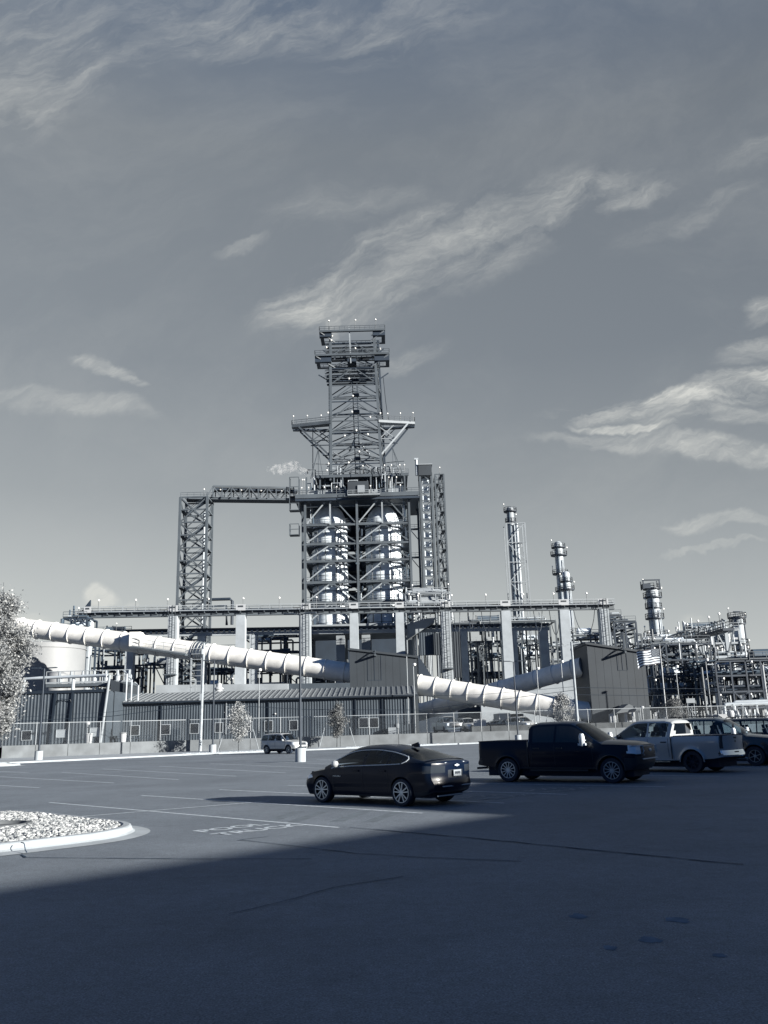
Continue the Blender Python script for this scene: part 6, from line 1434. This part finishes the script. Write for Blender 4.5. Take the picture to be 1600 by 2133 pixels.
# ---- pipe racks
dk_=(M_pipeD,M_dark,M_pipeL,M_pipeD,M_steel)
Xa=lambda px,Y,py=1380:W(px,py,Y).x
Za=lambda py,Y,px=700:W(px,py,Y).z
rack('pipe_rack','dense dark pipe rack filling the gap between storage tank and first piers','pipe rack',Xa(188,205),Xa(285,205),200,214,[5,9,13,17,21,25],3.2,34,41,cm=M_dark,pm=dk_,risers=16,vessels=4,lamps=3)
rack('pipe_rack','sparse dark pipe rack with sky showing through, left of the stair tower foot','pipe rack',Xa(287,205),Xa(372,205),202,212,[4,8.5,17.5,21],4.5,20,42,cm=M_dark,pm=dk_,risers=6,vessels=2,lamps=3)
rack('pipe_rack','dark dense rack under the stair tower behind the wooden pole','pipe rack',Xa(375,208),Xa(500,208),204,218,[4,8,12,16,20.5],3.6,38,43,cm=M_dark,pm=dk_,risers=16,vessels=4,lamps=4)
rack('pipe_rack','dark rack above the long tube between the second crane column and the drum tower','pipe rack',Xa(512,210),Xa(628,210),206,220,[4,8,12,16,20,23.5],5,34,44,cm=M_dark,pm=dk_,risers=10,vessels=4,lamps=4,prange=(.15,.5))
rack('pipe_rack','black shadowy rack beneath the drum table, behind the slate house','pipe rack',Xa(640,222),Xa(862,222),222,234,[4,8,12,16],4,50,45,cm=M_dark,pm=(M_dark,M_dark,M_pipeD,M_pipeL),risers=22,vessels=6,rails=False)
slab('shade_backdrop',630,1322,868,1322,236,3,'added black sheet standing in for the shade beneath the concrete drum table','wall',M_dark)  # black slab put in for the deep shade below the table
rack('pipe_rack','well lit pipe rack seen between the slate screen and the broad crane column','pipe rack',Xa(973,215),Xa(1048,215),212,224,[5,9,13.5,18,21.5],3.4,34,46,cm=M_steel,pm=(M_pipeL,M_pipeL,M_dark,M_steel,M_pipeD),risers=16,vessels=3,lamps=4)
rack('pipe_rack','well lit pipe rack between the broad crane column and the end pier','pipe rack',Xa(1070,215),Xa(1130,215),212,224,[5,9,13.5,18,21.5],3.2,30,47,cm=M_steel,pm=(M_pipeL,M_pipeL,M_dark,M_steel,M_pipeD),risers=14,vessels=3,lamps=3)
rack('pipe_rack','pale horizontal pipes right of the end pier, behind the leaning pole','pipe rack',Xa(1140,225),Xa(1245,225),224,232,[6,11,17,21],5,22,48,cm=M_steel,pm=(M_pipeL,M_pipeL,M_steelL,M_dark),risers=8,vessels=2,brace=False,prange=(.2,.55))
rack('equipment_platform','stacked platforms with handrails on top of the rack above the square slate tower house','platform',Xa(1190,200,1320),Xa(1330,200,1320),198,208,[Za(1345,200,1260),Za(1325,200,1260)],4,14,49,cm=M_steel,pm=(M_pipeL,M_steelL,M_dark),risers=8,vessels=3,brace=False)
rack('equipment_platform','small raised dark platform right of the last crane column','platform',Xa(1276,196,1300),Xa(1322,196,1300),195,204,[Za(1310,196,1300),Za(1297,196,1300)],3,8,50,cm=M_dark,pm=dk_,risers=3,vessels=1)
rack('equipment_platform','highest little dark platform with slanted rail right of the last crane column','platform',Xa(1268,197,1290),Xa(1292,197,1290),196,203,[Za(1284,197,1280)],3,3,51,cm=M_dark,pm=dk_)
rack('equipment_platform','light rails and tanks on the deck below the crane runway right of the drums','platform',Xa(945,200,1295),Xa(1040,200,1295),199,206,[Za(1299,200,990)],4,8,52,cm=M_steel,risers=7,vessels=1,brace=False)
rack('equipment_platform','light rails and stairs on the deck right of the broad crane column','platform',Xa(1062,200,1295),Xa(1155,200,1295),199,206,[Za(1296,200,1100)],4,6,53,cm=M_steel,risers=6,brace=False)
rack('equipment_platform','dark framework with slanted struts just left of the crane runway, above the tank','platform',Xa(136,176,1290),Xa(185,176,1290),175,181,[Za(1308,176,160),Za(1289,176,160)],2.5,8,54,cm=M_dark,pm=dk_,risers=4,vessels=1,lamps=1)
# right refinery block
rack('process_unit','dark crowded pipe maze right of the square slate tower house, behind the flagpole','process unit',Xa(1345,150),Xa(1465,150),146,162,[3.8,6.4,9.0,11.6,14.2],2.3,56,61,cm=M_dark,pm=(M_dark,M_pipeD,M_pipeD,M_steel,M_pipeL),risers=46,vessels=10,lamps=8,cw=.24,prange=(.08,.28))
rack('process_unit','dark crowded pipe maze at the right edge above the charcoal SUVs','process unit',Xa(1460,140),Xa(1640,140),134,150,[3.4,5.8,8.2,10.4],2.3,60,62,cm=M_dark,pm=(M_dark,M_pipeD,M_pipeD,M_steel,M_pipeL),risers=44,vessels=10,lamps=8,cw=.24,prange=(.08,.28))
rack('process_unit','sunlit upper pipe frames below the slanting walkway at far right','process unit',Xa(1420,172),Xa(1530,172),168,182,[11,13.5,16,18.5],2.6,44,63,cm=M_steelL,pm=(M_pipeL,M_pipeL,M_steelL,M_pipeD,M_white),risers=34,vessels=8,lamps=6,cw=.32,prange=(.12,.36))
rack('process_unit','sunlit low pipes between the far right column and the frame edge','process unit',Xa(1520,190),Xa(1680,190),186,198,[8,11,14],3.2,30,64,cm=M_steel,pm=(M_pipeL,M_steelL,M_pipeD),risers=18,vessels=4,cw=.3,brace=False)
rack('process_unit','pale pipework and tanks at the foot of the thick platformed column','process unit',Xa(1330,205,1330),Xa(1425,205,1330),200,210,[Za(1352,205,1370),Za(1338,205,1370)],3.4,24,65,cm=M_steel,pm=(M_pipeL,M_steelL,M_pipeD),risers=18,vessels=4,lamps=5,cw=.3,brace=False)
def sloping_walk():
    a=W(1390,1347,178); b=W(1517,1310,146); b.z=a.z; r=thing('overhead_walkway','dark overhead pipe bridge slanting up towards the right above the pipe maze','walkway',tuple(a.lerp(b,.5))); d=(b-a)
    k=MB(); k.beam(a,b,1.8,.45); k.build('deck',M_dark,r)
    for o in (-1.0,1.0):
        k=MB(); off=Vector((d.y,-d.x,0)).normalized()*o; k.rail(a+off+Z3*.3,b+off+Z3*.3,1.2,1.8,.05); k.build('handrail',M_steel,r)
    rnd=random.Random(6)
    for i in range(16): p=a+d*rnd.random()+Z3*.3; k=MB(); k.path([tuple(p),tuple(p+Z3*rnd.uniform(.8,1.8)),tuple(p+Z3*1.2+d*.03)],.12,6); k.build('valve_pipe',rnd.choice((M_pipeL,M_pipeD,M_dark)),r)
    for t in (.05,.22,.4,.58,.75,.9): lamp(r,a+d*t+Z3*.3,2.6,.28)
    for t in (.30,.62,.96):
        p=a+d*t; k=MB(); k.beam((p.x,p.y,YARD),p,.55); k.beam((p.x,p.y,p.z-4),p+d*.12,.2); k.beam((p.x,p.y,p.z-4),p-d*.12,.2); k.build('support_column',M_steelL if t<.9 else M_conc,r)
sloping_walk()
for i,(px,py0,py1,Y,m,l) in enumerate(((1461,1390,1500,112,M_steel,'dark slim mast in the pipe maze left of the floodlight pole'),(1588,1385,1460,128,M_steelL,'pale slim column near the right frame edge'))):
    a=W(px,py0,Y); tag(MB().tube((a.x,Y,YARD),tuple(a),.16,8).build('slim_mast',m,None,smooth=True),l,'mast')
def loop():
    Y=107; r=thing('meter_run','white looped pipes standing low at the right behind the fence','pipework',(W(1530,1480,Y).x,Y,YARD))
    for (x0,x1,yt,yy,dx) in ((1508,1572,1467,Y,0),(1528,1590,1462,Y+2,1)):
        a=W(x0,yt,yy); b=W(x1,yt-1,yy); k=MB(); k.path([(a.x,yy,YARD),(a.x,yy,a.z-.35),(a.x+.12,yy,a.z-.1),(a.x+.35,yy,a.z),(b.x+6,yy,a.z)],.20,10); k.build('pipe',M_pipeL,r,smooth=True)
    for px in (1527,1545,1575): a=W(px,1467,Y); MB().beam((a.x,Y-.2,YARD),(a.x,Y-.2,a.z),.18).build('support',M_pipeL,r)
    a=W(1522,1487,Y-2); MB().lathe([(.001,-.5),(.35,-.35),(.45,0),(.35,.35),(.001,.5)],tuple(a),14).build('meter_body',M_white,r,smooth=True)
    a=W(1486,1498,Y-1); b=W(1520,1504,Y-1); MB().box(a.x,b.x,Y-1,Y+1,YARD,a.z+.55).build('housing',M_white,r)
    rnd=random.Random(8)
    for i in range(12): x=a.x+rnd.uniform(2.5,9); MB().lathe([(.12,0),(.2,.5),(.12,.9),(.22,1.1),(0,1.2+rnd.random())],(x,Y-1+rnd.random(),YARD),8).build('valve',rnd.choice((M_pipeL,M_steelL)),r)
loop()
a=W(1430,1456,125); b=W(1447,1464,125)
board('status_board',1429,1455,1448,1464,125,'framed dark panel with a pale border low in the pipe maze','panel',m=M_steelL)
# dark loop pipe over the runway near the stair tower
a=W(431,1249,200); b=W(484,1249,200); k=MB(); k.path([(a.x,200,a.z-1),(a.x,200,a.z),(b.x-.5,200,a.z),(b.x,200,a.z-.5),(b.x,200,a.z-6)],.35,8); k.path([(a.x,200.5,a.z-1.7),(b.x-1.5,200.5,a.z-1.5),(b.x-1.3,200.5,a.z-6)],.3,8)
tag(k.build('pipe_loop',M_dark,None,smooth=True),'dark rectangular pipe loop above the runway right of the stair tower','pipe')
# steam
def steam():
    m=bpy.data.materials.new('steam'); m.use_nodes=True; nt=m.node_tree; nt.nodes.remove(nt.nodes['Principled BSDF']); v=nt.nodes.new('ShaderNodeVolumePrincipled'); v.inputs['Color'].default_value=(1,1,1,1); v.inputs['Anisotropy'].default_value=0
    tc=nt.nodes.new('ShaderNodeTexCoord'); n=nt.nodes.new('ShaderNodeTexNoise'); n.inputs['Scale'].default_value=.9; n.inputs['Detail'].default_value=5; nt.links.new(tc.outputs['Object'],n.inputs['Vector'])
    mr=nt.nodes.new('ShaderNodeMapRange'); nt.links.new(n.outputs[0],mr.inputs[0]); mr.inputs[1].default_value=.47; mr.inputs[2].default_value=.70; mr.inputs[3].default_value=0; mr.inputs[4].default_value=.42; nt.links.new(mr.outputs[0],v.inputs['Density']); nt.links.new(v.outputs[0],nt.nodes['Material Output'].inputs['Volume'])
    P=[W(662,996,204),W(648,990,204),W(634,981,204),W(620,973,204),W(608,972,204),W(590,976,204),W(572,979,204),W(554,977,204)]; Rr=[.45,.8,1.15,1.5,1.7,1.5,1.3,.5]
    k=MB(); n=16; rnd=random.Random(1); b=0
    for i,(p,r_) in enumerate(zip(P,Rr)):
        for j in range(n): t=2*math.pi*j/n; q=r_*rnd.uniform(.75,1.25); k.v.append((p.x+rnd.uniform(-.3,.3),p.y+math.cos(t)*q,p.z+math.sin(t)*q))
    for i in range(len(P)-1):
        for j in range(n): l=(j+1)%n; k.f.append((i*n+j,(i+1)*n+j,(i+1)*n+l,i*n+l))
    k.f.append(tuple(range(n))); k.f.append(tuple((len(P)-1)*n+j for j in reversed(range(n))))
    o=k.build('steam_plume',m,None,smooth=True); o['kind']='stuff'
steam()
